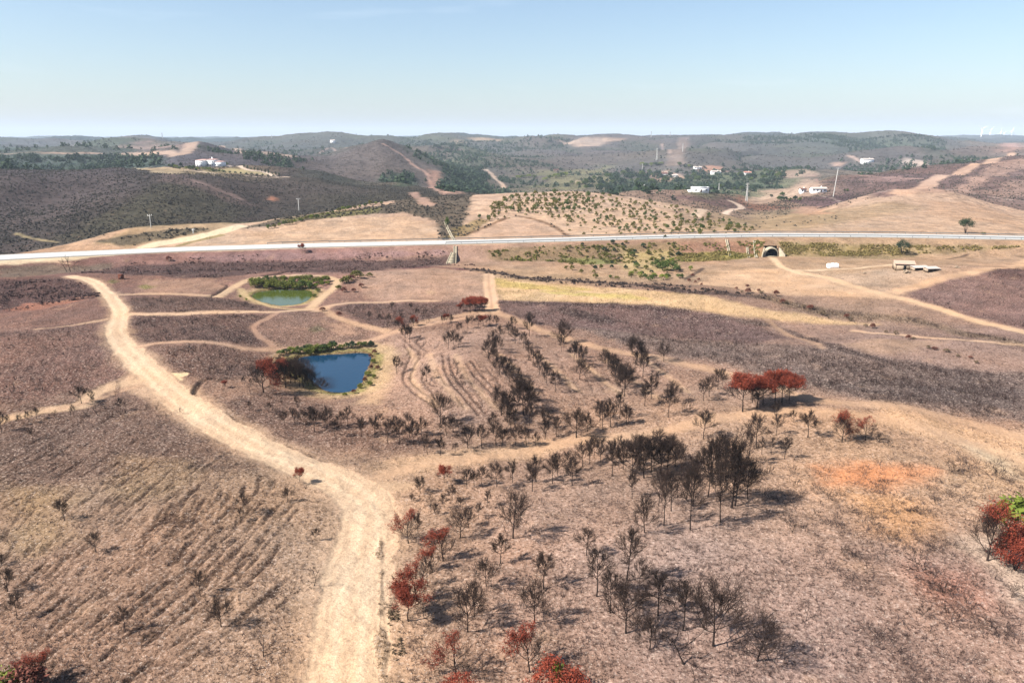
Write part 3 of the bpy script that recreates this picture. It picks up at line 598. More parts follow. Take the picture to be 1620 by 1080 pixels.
# tyre bands along the main road
s = box_of(mainP, 5); d, t_ = seg_dist(XG[s], YG[s], cat(mainP, 5), False, True)
d = d+fbm(XG[s], YG[s], 6, 2, 131)*.35
for off, wd, cc, op in ((1.0, .35, (240,214,190), .5), (2.1, .3, (200,170,147), .4), (0, .4, (208,177,152), .35), (2.8, .25, (190,160,138), .4)):
    q = np.exp(-((d-off)/wd)**2)*op*ROADM[s]; COL[s] = COL[s]*(1-q[..., None])+alb(cc)*q[..., None]
COL *= (1-.13*sst(.62, .85, SPK)*sst(95, 130, YG)*(YG < 262))[..., None]
COL *= 1+nr[..., None]*(np.array([1.015, .985, .875])-1)
COL = np.clip(COL, .01, .9)
# ------------------------------------------------------------------ materials
def new_mat(name):
    m = bpy.data.materials.new(name); m.use_nodes = True; nt = m.node_tree
    return m, nt, nt.nodes["Principled BSDF"]
def N(nt, t, **kw):
    n_ = nt.nodes.new(t)
    for k, v in kw.items():
        if k.startswith('i'): n_.inputs[int(k[1:])].default_value = v
        else: setattr(n_, k, v)
    return n_
def simple(name, col, rough=.9, var=.25, scale=3., bump=0., spec=.2, lin=False, metal=0):
    """one-colour material broken up by noise"""
    m, nt, bs = new_mat(name); c = np.array(col, float) if lin else alb(col); L = nt.links
    tc_ = N(nt, 'ShaderNodeTexCoord'); no = N(nt, 'ShaderNodeTexNoise', i2=scale, i3=5.)
    ra = N(nt, 'ShaderNodeValToRGB'); ra.color_ramp.elements[0].position = .3; ra.color_ramp.elements[1].position = .7
    ra.color_ramp.elements[0].color = (*(c*(1-var)), 1); ra.color_ramp.elements[1].color = (*np.clip(c*(1+var), 0, 1), 1)
    L.new(tc_.outputs[3], no.inputs[0]); L.new(no.outputs[0], ra.inputs[0]); L.new(ra.outputs[0], bs.inputs['Base Color'])
    bs.inputs['Roughness'].default_value = rough; bs.inputs['Specular IOR Level'].default_value = spec; bs.inputs['Metallic'].default_value = metal
    if bump:
        b_ = N(nt, 'ShaderNodeBump'); b_.inputs[0].default_value = bump; L.new(no.outputs[0], b_.inputs['Height']); L.new(b_.outputs[0], bs.inputs['Normal'])
    return m
def ground_mat():
    m, nt, bs = new_mat('burnt_soil'); L = nt.links
    at = N(nt, 'ShaderNodeAttribute', attribute_name='soil'); ge = N(nt, 'ShaderNodeNewGeometry'); cd = N(nt, 'ShaderNodeVectorMath', operation='LENGTH')
    L.new(ge.outputs[0], cd.inputs[0])
    far = N(nt, 'ShaderNodeMapRange'); far.inputs[1].default_value = 150; far.inputs[2].default_value = 420; L.new(cd.outputs['Value'], far.inputs[0])
    def noise(scale, det=3., rough=.6):
        n_ = N(nt, 'ShaderNodeTexNoise', i2=scale, i3=det, i4=rough); L.new(ge.outputs[0], n_.inputs[0]); return n_
    def mrange(src, a_, b_, c_, d_):
        r_ = N(nt, 'ShaderNodeMapRange', i1=a_, i2=b_, i3=c_, i4=d_); L.new(src, r_.inputs[0]); return r_.outputs[0]
    def mth(op, a_, b_):
        q = N(nt, 'ShaderNodeMath', operation=op)
        for i, v in enumerate((a_, b_)):
            if isinstance(v, (int, float)): q.inputs[i].default_value = v
            else: L.new(v, q.inputs[i])
        return q.outputs[0]
    n1 = noise(3.1, 4, .75); n2 = noise(.95, 5, .75); n3 = noise(.16, 5, .75); n4 = noise(.03, 6, .75)
    dk = mrange(n1.outputs[0], .53, .61, 0, .95)                 # charred stubs and twigs
    dk2 = mrange(n2.outputs[0], .53, .66, 0, .8)
    lt = mrange(n1.outputs[0], .44, .36, 0, .5)                 # pale stones and ash
    dk3 = mrange(n3.outputs[0], .48, .62, 0, .6)                # scrub clumps far off
    dk4 = mrange(n4.outputs[0], .50, .62, 0, .35)
    nearw_ = mth('SUBTRACT', 1.0, far.outputs[0])
    dn = mth('MULTIPLY', mth('MAXIMUM', dk, dk2), nearw_)
    df = mth('MULTIPLY', mth('MAXIMUM', dk3, dk4), far.outputs[0])
    dd = mth('MULTIPLY', mth('ADD', dn, df), mth('MINIMUM', mth('MULTIPLY', at.outputs['Alpha'], 1.75), 1.15))
    dark = N(nt, 'ShaderNodeMixRGB', blend_type='MULTIPLY'); dark.inputs[2].default_value = (.22, .20, .20, 1)
    L.new(dd, dark.inputs[0]); L.new(at.outputs[0], dark.inputs[1])
    li = N(nt, 'ShaderNodeMixRGB', blend_type='MIX'); li.inputs[2].default_value = (.62, .50, .42, 1)
    L.new(mth('MULTIPLY', mth('MULTIPLY', lt, nearw_), at.outputs['Alpha']), li.inputs[0]); L.new(dark.outputs[0], li.inputs[1])
    fin = N(nt, 'ShaderNodeMixRGB', blend_type='MULTIPLY'); fin.inputs[0].default_value = 1
    g = N(nt, 'ShaderNodeCombineXYZ'); vv = mrange(noise(7., 2, .5).outputs[0], .3, .7, .88, 1.12)
    for i in range(3): L.new(vv, g.inputs[i])
    L.new(li.outputs[0], fin.inputs[1]); L.new(g.outputs[0], fin.inputs[2]); L.new(fin.outputs[0], bs.inputs['Base Color'])
    hgt = mth('ADD', mth('MULTIPLY', n1.outputs[0], .25), mth('MULTIPLY', n2.outputs[0], .5))
    hgt = mth('MULTIPLY', hgt, mth('ADD', .25, at.outputs['Alpha']))
    hf = mth('MULTIPLY', mth('ADD', n3.outputs[0], mth('MULTIPLY', n4.outputs[0], 2.0)), mth('MULTIPLY', far.outputs[0], 2.2))
    bu = N(nt, 'ShaderNodeBump'); bu.inputs[0].default_value = 1.; bu.inputs[1].default_value = .6
    L.new(mth('ADD', mth('MULTIPLY', hgt, nearw_), hf), bu.inputs['Height']); L.new(bu.outputs[0], bs.inputs['Normal'])
    bs.inputs['Roughness'].default_value = 1; bs.inputs['Specular IOR Level'].default_value = .08
    return m
M_SOIL = ground_mat()
# ------------------------------------------------------------------ the ground, split into its named sheets (one continuous surface)
ID = np.arange(NR*NC).reshape(NR, NC)
Q = np.stack([ID[:-1, :-1], ID[:-1, 1:], ID[1:, 1:], ID[1:, :-1]], -1)
cen = lambda A: (A[:-1, :-1]+A[1:, 1:]+A[:-1, 1:]+A[1:, :-1])/4
kind = np.zeros((NR-1, NC-1), int)                                        # 0 ground
kind[cen(YG) > cen(np.broadcast_to(HY2[None], YG.shape))+1] = 3            # hills
kind[cen(PATHM) > .5] = 2; kind[cen(ROADM) > .5] = 1
hole = (np.abs(cen(XG)-TUN[0]) < 2.3) & (cen(YG) > TUN[1]-.1) & (cen(YG) < TUN[1]+1.9) & (cen(ZG) < 3.1); kind[hole] = 9
V3 = np.stack([XG, YG, ZG], -1).reshape(-1, 3); C4 = np.concatenate([COL, SPK[..., None]], -1).reshape(-1, 4)
for k, nm in enumerate(('ground', 'dirt_road', 'dirt_paths', 'hills')):
    q = Q[kind == k].reshape(-1, 4); used = np.unique(q); mp_ = np.zeros(NR*NC, np.int32); mp_[used] = np.arange(len(used))
    me = mesh_np(nm, V3[used], mp_[q], M_SOIL, True)
    ca = me.color_attributes.new('soil', 'FLOAT_COLOR', 'POINT'); ca.data.foreach_set('color', C4[used].astype(np.float32).ravel())
    tag(link(nm, me), kind='structure')
# level apron behind and beside the camera so the land does not end there
mb = MB(); far_ = 17000.0
mb.add([(-far_, -far_, -.9), (far_, -far_, -.9), (far_, far_, -60), (-far_, far_, -60)], [(0, 1, 2, 3)])
tag(mb.build('ground', simple('far_soil', (168,140,126), var=.2, scale=40)), kind='structure')
# ------------------------------------------------------------------ highway: deck, edge lines, gravel shoulder
sel = np.arange(0, NC, 3)
def strip(y0, y1, dz, edge=None):
    """ribbon between two offsets across the road"""
    m_ = MB(); n_ = len(sel); u_ = US[sel]; a_ = HY1[sel]+y0; b_ = HY1[sel]+y1; z_ = HZ[sel]+dz
    V = np.stack([np.stack([u_*a_, a_, z_], -1), np.stack([u_*b_, b_, z_], -1)], 1).reshape(-1, 3)
    i = np.arange(n_-1)*2; m_.add(V, np.stack([i, i+2, i+3, i+1], -1))
    if edge:
        W = V.copy(); 
        for side_ in (0, 1):
            E = np.stack([V[side_::2], V[side_::2]-np.array([0, 0, edge])], 1).reshape(-1, 3); m_.add(E, np.stack([i, i+2, i+3, i+1], -1))
    return m_
m_asph = simple('pale_asphalt', (214,212,208), var=.07, scale=.6, rough=.85)
m_grav = simple('gravel', (176,170,160), var=.2, scale=8)
m_white = simple('white_paint', WHITE, var=.03, lin=True)
m_conc = simple('concrete', (206,192,166), var=.15, scale=2)
m_steel = simple('galvanised_steel', (150,156,160), var=.08, rough=.5, spec=.5)
tag(strip(.2, 12.3, .10, .5).build('gravel_shoulder', m_grav), kind='structure')
tag(strip(1.7, 10.8, .16, .1).build('highway', m_asph), kind='structure')
ln = MB()
for a_ in (2.0, 10.35):
    s_ = strip(a_, a_+.18, .168); ln.add(s_.v[0], s_.f4[0])
s_ = strip(6.15, 6.3, .168); V_ = s_.v[0]; f_ = s_.f4[0]; ln.add(V_, f_[::2])
tag(ln.build('road_marking', m_white), kind='structure')
for off, nm in ((1.05, 'near'), (11.7, 'far')):
    root = empty('crash_barrier', (0, float(HY1[NC//2]+off), float(HZ[NC//2])))
    tag(root, 'long grey steel crash barrier along the %s edge of the highway' % nm, 'crash barrier', 'crash barriers of the highway')
    w_ = MB(); po = MB(); oz = root.location
    cs = np.arange(0, NC, 3)
    cs = cs[(PXC[cs] > (700 if nm == 'near' else 420))]
    yy = HY1[cs]+off; P_ = np.stack([US[cs]*yy, yy-oz[1], HZ[cs]+.75-oz[2]], -1)
    for dz in (-.14, .14):
        w_.add(np.concatenate([P_+[0, 0, dz-.02], P_+[0, .09, dz+.12 if dz < 0 else dz-.12], P_+[0, 0, dz+.02]]), np.concatenate([np.stack([np.arange(len(cs)-1)+k*len(cs), np.arange(1, len(cs))+k*len(cs), np.arange(1, len(cs))+(k+1)*len(cs), np.arange(len(cs)-1)+(k+1)*len(cs)], -1) for k in (0, 1)]))
    w_.build('rail', m_steel, root)
    for p_ in P_[::4]: po.box(p_[0]-.06, p_[0]+.06, p_[1]+.1, p_[1]+.2, p_[2]-.8, p_[2]+.12)
    tag(po.build('post', m_steel, root), kind='stuff')
# ------------------------------------------------------------------ ponds
def water_mat(name, col, rough, spec):
    m, nt, bs = new_mat(name); L = nt.links
    bs.inputs['Base Color'].default_value = (*col, 1); bs.inputs['Roughness'].default_value = rough; bs.inputs['IOR'].default_value = 1.33; bs.inputs['Specular IOR Level'].default_value = spec
    ge = N(nt, 'ShaderNodeNewGeometry'); no = N(nt, 'ShaderNodeTexNoise', i2=1.6, i3=3.); b_ = N(nt, 'ShaderNodeBump'); b_.inputs[0].default_value = .25; b_.inputs[1].default_value = .1
    L.new(ge.outputs[0], no.inputs[0]); L.new(no.outputs[0], b_.inputs['Height']); L.new(b_.outputs[0], bs.inputs['Normal'])
    return m
for P, pz, mt in ((P1, PZ1, water_mat('green_water', (.05, .065, .012), .03, .8)), (P2, PZ2, water_mat('blue_water', (.005, .026, .056), .06, .5))):
    c_ = P.mean(0); B_ = c_+(P-c_)*1.09
    V_ = np.concatenate([[[*c_, pz]], np.column_stack([B_, np.full(len(B_), pz)])]); n_ = len(B_)
    me = mesh_np('pond_water', V_, [np.array([(0, 1+i, 1+(i+1) % n_) for i in range(n_)])], mt)
    tag(link('pond_water', me), kind='structure')
# ------------------------------------------------------------------ plant materials
def bark_mat(name, c1, c2):
    m, nt, bs = new_mat(name); L = nt.links
    ob = N(nt, 'ShaderNodeObjectInfo'); tc_ = N(nt, 'ShaderNodeTexCoord'); no = N(nt, 'ShaderNodeTexNoise', i2=9., i3=3.)
    L.new(tc_.outputs[3], no.inputs[0]); mx_ = N(nt, 'ShaderNodeMixRGB'); mx_.inputs[1].default_value = (*alb(c1), 1); mx_.inputs[2].default_value = (*alb(c2), 1)
    ad = N(nt, 'ShaderNodeMath', operation='MULTIPLY_ADD'); ad.inputs[1].default_value = .6
    sb = N(nt, 'ShaderNodeMath', operation='SUBTRACT'); sb.inputs[1].default_value = .3
    L.new(ob.outputs['Random'], ad.inputs[0]); L.new(no.outputs[0], ad.inputs[2]); L.new(ad.outputs[0], sb.inputs[0]); L.new(sb.outputs[0], mx_.inputs[0]); L.new(mx_.outputs[0], bs.inputs['Base Color'])
    bs.inputs['Roughness'].default_value = .95; bs.inputs['Specular IOR Level'].default_value = .15
    return m
M_BARK = bark_mat('charred_bark', (32,26,26), (76,62,56)); M_TWIG = bark_mat('scorched_twigs', (36,28,26), (88,70,62)); M_SNAG = bark_mat('grey_dead_wood', (90,80,66), (140,124,104))
def leaf_mat(name, c1, c2, trans=.25):
    m, nt, bs = new_mat(name); L = nt.links
    ge = N(nt, 'ShaderNodeNewGeometry'); ob = N(nt, 'ShaderNodeObjectInfo'); mx_ = N(nt, 'ShaderNodeMixRGB'); mx_.inputs[1].default_value = (*alb(c1), 1); mx_.inputs[2].default_value = (*alb(c2), 1)
    a_ = N(nt, 'ShaderNodeMath', operation='MULTIPLY_ADD'); a_.inputs[1].default_value = .65
    b_ = N(nt, 'ShaderNodeMath', operation='MULTIPLY'); b_.inputs[1].default_value = .35
    L.new(ob.outputs['Random'], b_.inputs[0]); L.new(ge.outputs['Random Per Island'], a_.inputs[0]); L.new(b_.outputs[0], a_.inputs[2]); L.new(a_.outputs[0], mx_.inputs[0])
    L.new(mx_.outputs[0], bs.inputs['Base Color']); bs.inputs['Roughness'].default_value = .8; bs.inputs['Specular IOR Level'].default_value = .2
    if trans:
        tr = N(nt, 'ShaderNodeBsdfTranslucent'); ms = N(nt, 'ShaderNodeMixShader'); ms.inputs[0].default_value = trans
        L.new(mx_.outputs[0], tr.inputs[0]); L.new(bs.outputs[0], ms.inputs[1]); L.new(tr.outputs[0], ms.inputs[2]); L.new(ms.outputs[0], nt.nodes['Material Output'].inputs[0])
    return m
M_RED = leaf_mat('dead_red_needles', (116,48,36), (208,104,76)); M_REDP = leaf_mat('faded_red_needles', (130,70,58), (206,130,110))
M_OLIVE = leaf_mat('olive_leaves', (86,88,44), (168,160,84)); M_GREEN = leaf_mat('green_leaves', (60,84,44), (132,150,74)); M_DKGREEN = leaf_mat('dark_leaves', (44,66,50), (96,116,82))
M_LIME = leaf_mat('bright_green_leaves', (110,130,44), (176,186,84)); M_SCRUB = leaf_mat('burnt_scrub', (50,42,42), (122,104,94), 0); M_SCRUBG = leaf_mat('dark_hill_scrub', (52,48,46), (112,104,92), 0)
M_DRY = leaf_mat('dry_weeds', (130,112,64), (206,184,120)); M_STICK = leaf_mat('charred_sticks', (44,34,34), (108,86,80), 0); M_STONE = leaf_mat('pale_stones', (190,166,148), (236,216,196), 0)
M_REED = leaf_mat('reeds', (82,96,40), (176,178,84)); M_DRYB = leaf_mat('brown_scrub', (92,78,58), (160,136,108), .1); M_MAUVE = leaf_mat('mauve_brush', (86,62,60), (150,118,110), 0); M_YEL = leaf_mat('yellowing_weeds', (140,126,70), (200,180,112)); M_RUST = leaf_mat('rusty_shrub', (92,50,44), (158,96,78), .1)

# ------------------------------------------------------------------ plant builders (unit height)
def burnt(seed, limbs=7, split=.3, wide=.45, up=.55, subs=6, tw=6, tt=2, leader=.6, lean=.0, r0=.018, rtw=.0028, needles=0, need_side=None, need_z=.5):
    g = np.random.default_rng(seed); tr = MB(); br = MB(); tips = []
    top = np.array([lean+g.normal(0, .02), g.normal(0, .02), leader])
    n_ = 7; t = np.linspace(0, 1, n_)[:, None]; tp = top*t+np.cumsum(np.vstack([[0, 0, 0], g.normal(0, .007, (n_-1, 3))]), 0)
    tp[0] = (0, 0, -.03); tr.tube(tp, r0*(1-.68*t[:, 0])*np.where(t[:, 0] == 0, 1.35, 1), 6)
    def shoot(p, d, L, r, lev):
        k = 4 if lev < 3 else 3; d = d/np.linalg.norm(d); P = [p]
        for i in range(k):
            d = d+np.array([0, 0, up*(.36 if lev == 1 else .2)])+g.normal(0, .12, 3); d /= np.linalg.norm(d); P.append(P[-1]+d*L/k)
        P = np.array(P); br.tube(P, np.linspace(r, r*.45, len(P)), 4 if lev == 1 else 3)
        return P
    def branch(P, n_, L, r, lev, spread):
        for i in range(n_):
            f = ((.3 if lev < 3 else .08)+(.7 if lev < 3 else .92)*(i+g.uniform(0, 1))/n_)*(len(P)-1.001); a_ = int(f); p = P[a_]+(P[a_+1]-P[a_])*(f-a_)
            d = P[a_+1]-P[a_]; d /= np.linalg.norm(d)+1e-9; q = g.normal(0, 1, 3); q -= d*(q@d); q /= np.linalg.norm(q)
            C_ = shoot(p, d+q*spread, L*g.uniform(.65, 1.2)*(1.15-.35*f/len(P)), r, lev)
            if lev == 2: branch(C_, tw, L*.44, rtw*1.1, 3, .85); tips.append(C_[-1])
            elif lev == 3:
                tips.append(C_[-1])
                if tt: branch(C_, tt, L*.55, rtw*.9, 4, .8)
            elif lev == 4: tips.append(C_[-1])
    a0 = g.uniform(0, 6.28)
    for i in range(limbs):
        f = (split+(1-split)*(i/limbs)**1.1)*(n_-1.001); a_ = int(f); p = tp[a_]+(tp[a_+1]-tp[a_])*(f-a_)
        an = a0+i*2.4+g.normal(0, .3); el = .35+.75*i/limbs; d = np.array([math.cos(an)*math.cos(el), math.sin(an)*math.cos(el), math.sin(el)])
        L = wide*(1.1-.35*i/limbs)*g.uniform(.8, 1.15)
        P = shoot(p, d, L, r0*.42, 1); branch(P, subs, L*.6, rtw*1.9, 2, .75); tips.append(P[-1])
    tips = np.array(tips); zmax = tips[:, 2].max()
    sc_ = 1/zmax
    for m_ in (tr, br):
        m_.v = [v*sc_ for v in m_.v]
    out = [('trunk', tr.build('trunk', M_BARK, obj=False)), ('branches', br.build('branches', M_TWIG, obj=False))]
    if needles:
        T = tips*sc_; 
        if need_side is not None: T = T[(T[:, 0]*math.cos(need_side)+T[:, 1]*math.sin(need_side)+.6*(T[:, 2]-.6)) > .02]
        else: T = T[T[:, 2] > need_z]
        lf = leaves(T, needles, .028, .0125, g, flat=.4); out.append(('dead_needles', mesh_np('dead_needles', *lf, M_RED)))
    return out
def leaves(T, n_, spread, size, g, flat=0.):
    C_ = np.repeat(T, n_, 0)+g.normal(0, spread, (len(T)*n_, 3)); m = len(C_)
    a_ = g.normal(0, 1, (m, 3)); a_[:, 2] *= 1-flat*.6; a_ /= np.linalg.norm(a_, axis=1)[:, None]; b_ = np.cross(a_, g.normal(0, 1, (m, 3))); b_ /= np.linalg.norm(b_, axis=1)[:, None]
    s_ = size*g.uniform(.6, 1.4, (m, 1)); V = np.stack([C_-a_*s_, C_+b_*s_*.55, C_+a_*s_, C_-b_*s_*.55], 1).reshape(-1, 3)
    return V, [np.arange(m*4).reshape(m, 4)]
def leafy(seed, mat, rx=.42, z0=.25, n_clump=26, per=22, size=.05, trunk=True, spread=.07, dome=1.0, hollow=.55, stems=3):
    """crown of leaf-sized faces in clumps spread through an uneven volume, on a small forked trunk"""
    g = np.random.default_rng(seed); cl = []
    lob = g.uniform(.7, 1.15, 7)
    while len(cl) < n_clump:
        v = g.normal(0, 1, 3); v /= np.linalg.norm(v); v[2] = abs(v[2])*dome if g.uniform() < .72 else v[2]*.6
        r_ = g.uniform(hollow, 1)**.6*lob[int((math.atan2(v[1], v[0])+3.1416)/6.2832*6.99)]
        cl.append([v[0]*rx*r_, v[1]*rx*r_, z0+(1-z0)*.45+v[2]*r_*(1-z0)*.5])
    cl = np.array(cl); V, Fc = leaves(cl, per, spread, size, g)
    V[:, 2] = np.maximum(V[:, 2], .01); V[:, 2] /= V[:, 2].max()
    out = [('crown', mesh_np('crown', V, Fc, mat))]
    if trunk:
        t_ = MB()
        for k in range(stems):
            e_ = cl[g.integers(0, len(cl))]*np.array([.6, .6, .9]); q = np.linspace(0, 1, 5)[:, None]
            P = e_*q+np.array([0, 0, -.05])*(1-q)+g.normal(0, .012, (5, 3))*q; t_.tube(P, np.linspace(.035, .012, 5)/math.sqrt(stems), 5)
        out.append(('trunk', t_.build('trunk', M_BARK, obj=False)))
    return out
KINDS = {
 'b': [burnt(s, 9, .27, .46, .5, 8, 9, 3, .6, rtw=.0025) for s in (1, 2, 3, 4)],                      # broad vase
 'n': [burnt(s, 10, .42, .26, .6, 7, 7, 2, .85, r0=.013, rtw=.0022) for s in (11, 12, 13, 14)],           # narrow
 'm': [burnt(s, 9, .4, .35, .45, 8, 8, 3, .78, r0=.015, rtw=.0025) for s in (21, 22, 23, 24, 25, 26)],         # middling
 'u': [burnt(s, 9, .5, .44, .3, 8, 9, 3, .75, r0=.017, needles=0) for s in (31, 32)],  # umbrella
 's': [burnt(s, 4, .35, .42, .3, 3, 2, 0, .6, .25, r0=.02, rtw=.004) for s in (41, 42)], # leaning snag
 'r': [burnt(s, 8, .3, .46, .4, 6, 6, 2, .55, needles=6, need_side=2.9) for s in (51, 52)],      # red on the sunny side
 'R': [burnt(s, 9, .5, .5, .2, 8, 8, 2, .72, needles=9, need_z=.66) for s in (61, 62)],             # red umbrella
 'T': [burnt(s, 11, .38, .3, .5, 8, 8, 2, .85, r0=.013, rtw=.0019) for s in (91, 92, 93)],
 'B': [burnt(s, 10, .27, .44, .5, 8, 9, 2, .62, r0=.016, rtw=.0023) for s in (94, 95, 96)],
 'q': [burnt(s, 10, .24, .5, .42, 8, 9, 2, .6, r0=.02, rtw=.002, needles=4, need_side=.5) for s in (97,)],
 'c': [burnt(s, 6, .1, .5, .35, 4, 4, 1, .4, r0=.012, rtw=.005) for s in (71, 72, 73)],    # charred shrub
 'h': [burnt(s, 12, .12, .5, .35, 7, 7, 2, .5, r0=.015, rtw=.002) for s in (81,)],       # sprawling dense
}
LEAF = {
 'olive': [leafy(s, M_OLIVE, .5, .05, 22, 16, .085, stems=2) for s in (101, 102, 103, 104)],
 'green': [leafy(s, M_GREEN, .48, .08, 34, 22, .06) for s in (111, 112, 113)],
 'dark': [leafy(s, M_DKGREEN, .46, .05, 26, 16, .09) for s in (121, 122, 123)],
 'lime': [leafy(s, M_LIME, .5, .1, 30, 20, .06) for s in (131, 132)],
 'dry': [leafy(s, M_DRYB, .5, .05, 18, 16, .08, stems=3) for s in (191, 192)],
 'tall': [leafy(s, M_DKGREEN, .17, .02, 30, 16, .05, spread=.05) for s in (141,)],
 'euc': [leafy(s, M_DKGREEN, .40, .28, 42, 60, .022, spread=.06, stems=4) for s in (151, 152)],
 'redb': [leafy(s, M_RED, .62, .0, 70, 70, .022, spread=.07, stems=5) for s in (161, 162)],
 'rust': [leafy(s, M_RUST, .5, .0, 30, 30, .05, spread=.08, stems=3) for s in (171,)],
 'reed': [leafy(s, M_REED, .62, .0, 40, 34, .06, spread=.09, stems=2) for s in (181, 182)],
}
def plant(var, name, x, y, h, w=1., rz=None, tilt=0., parts=True):
    z = ground(x, y); o = empty(name, (x, y, z), random.uniform(0, 6.28) if rz is None else rz)
    if tilt: o.rotation_euler[1] = tilt
    o.scale = (h*w, h*w, h)
    for nm, me in var:
        c_ = bpy.data.objects.new(nm, me); sc.collection.objects.link(c_); c_.parent = o
    return o
def hgt(px, py, hpx, x, y): return max(CH+ray(px, py-hpx)[1]*y-ground(x, y), .3)
LBL = []
ORD = lambda n_: '%d%s' % (n_, 'th' if 10 <= n_ % 100 <= 20 else {1: 'st', 2: 'nd', 3: 'rd'}.get(n_ % 10, 'th'))
LOOK = {'b': 'broad bare blackened', 'n': 'slender bare blackened', 'm': 'bare blackened', 'u': 'flat topped burnt', 's': 'leaning charred', 'r': 'burnt half red', 'R': 'red topped burnt', 'c': 'low charred', 'h': 'dense sprawling burnt', 'T': 'tall bare blackened', 'B': 'large spreading blackened', 'q': 'bare wide burnt'}
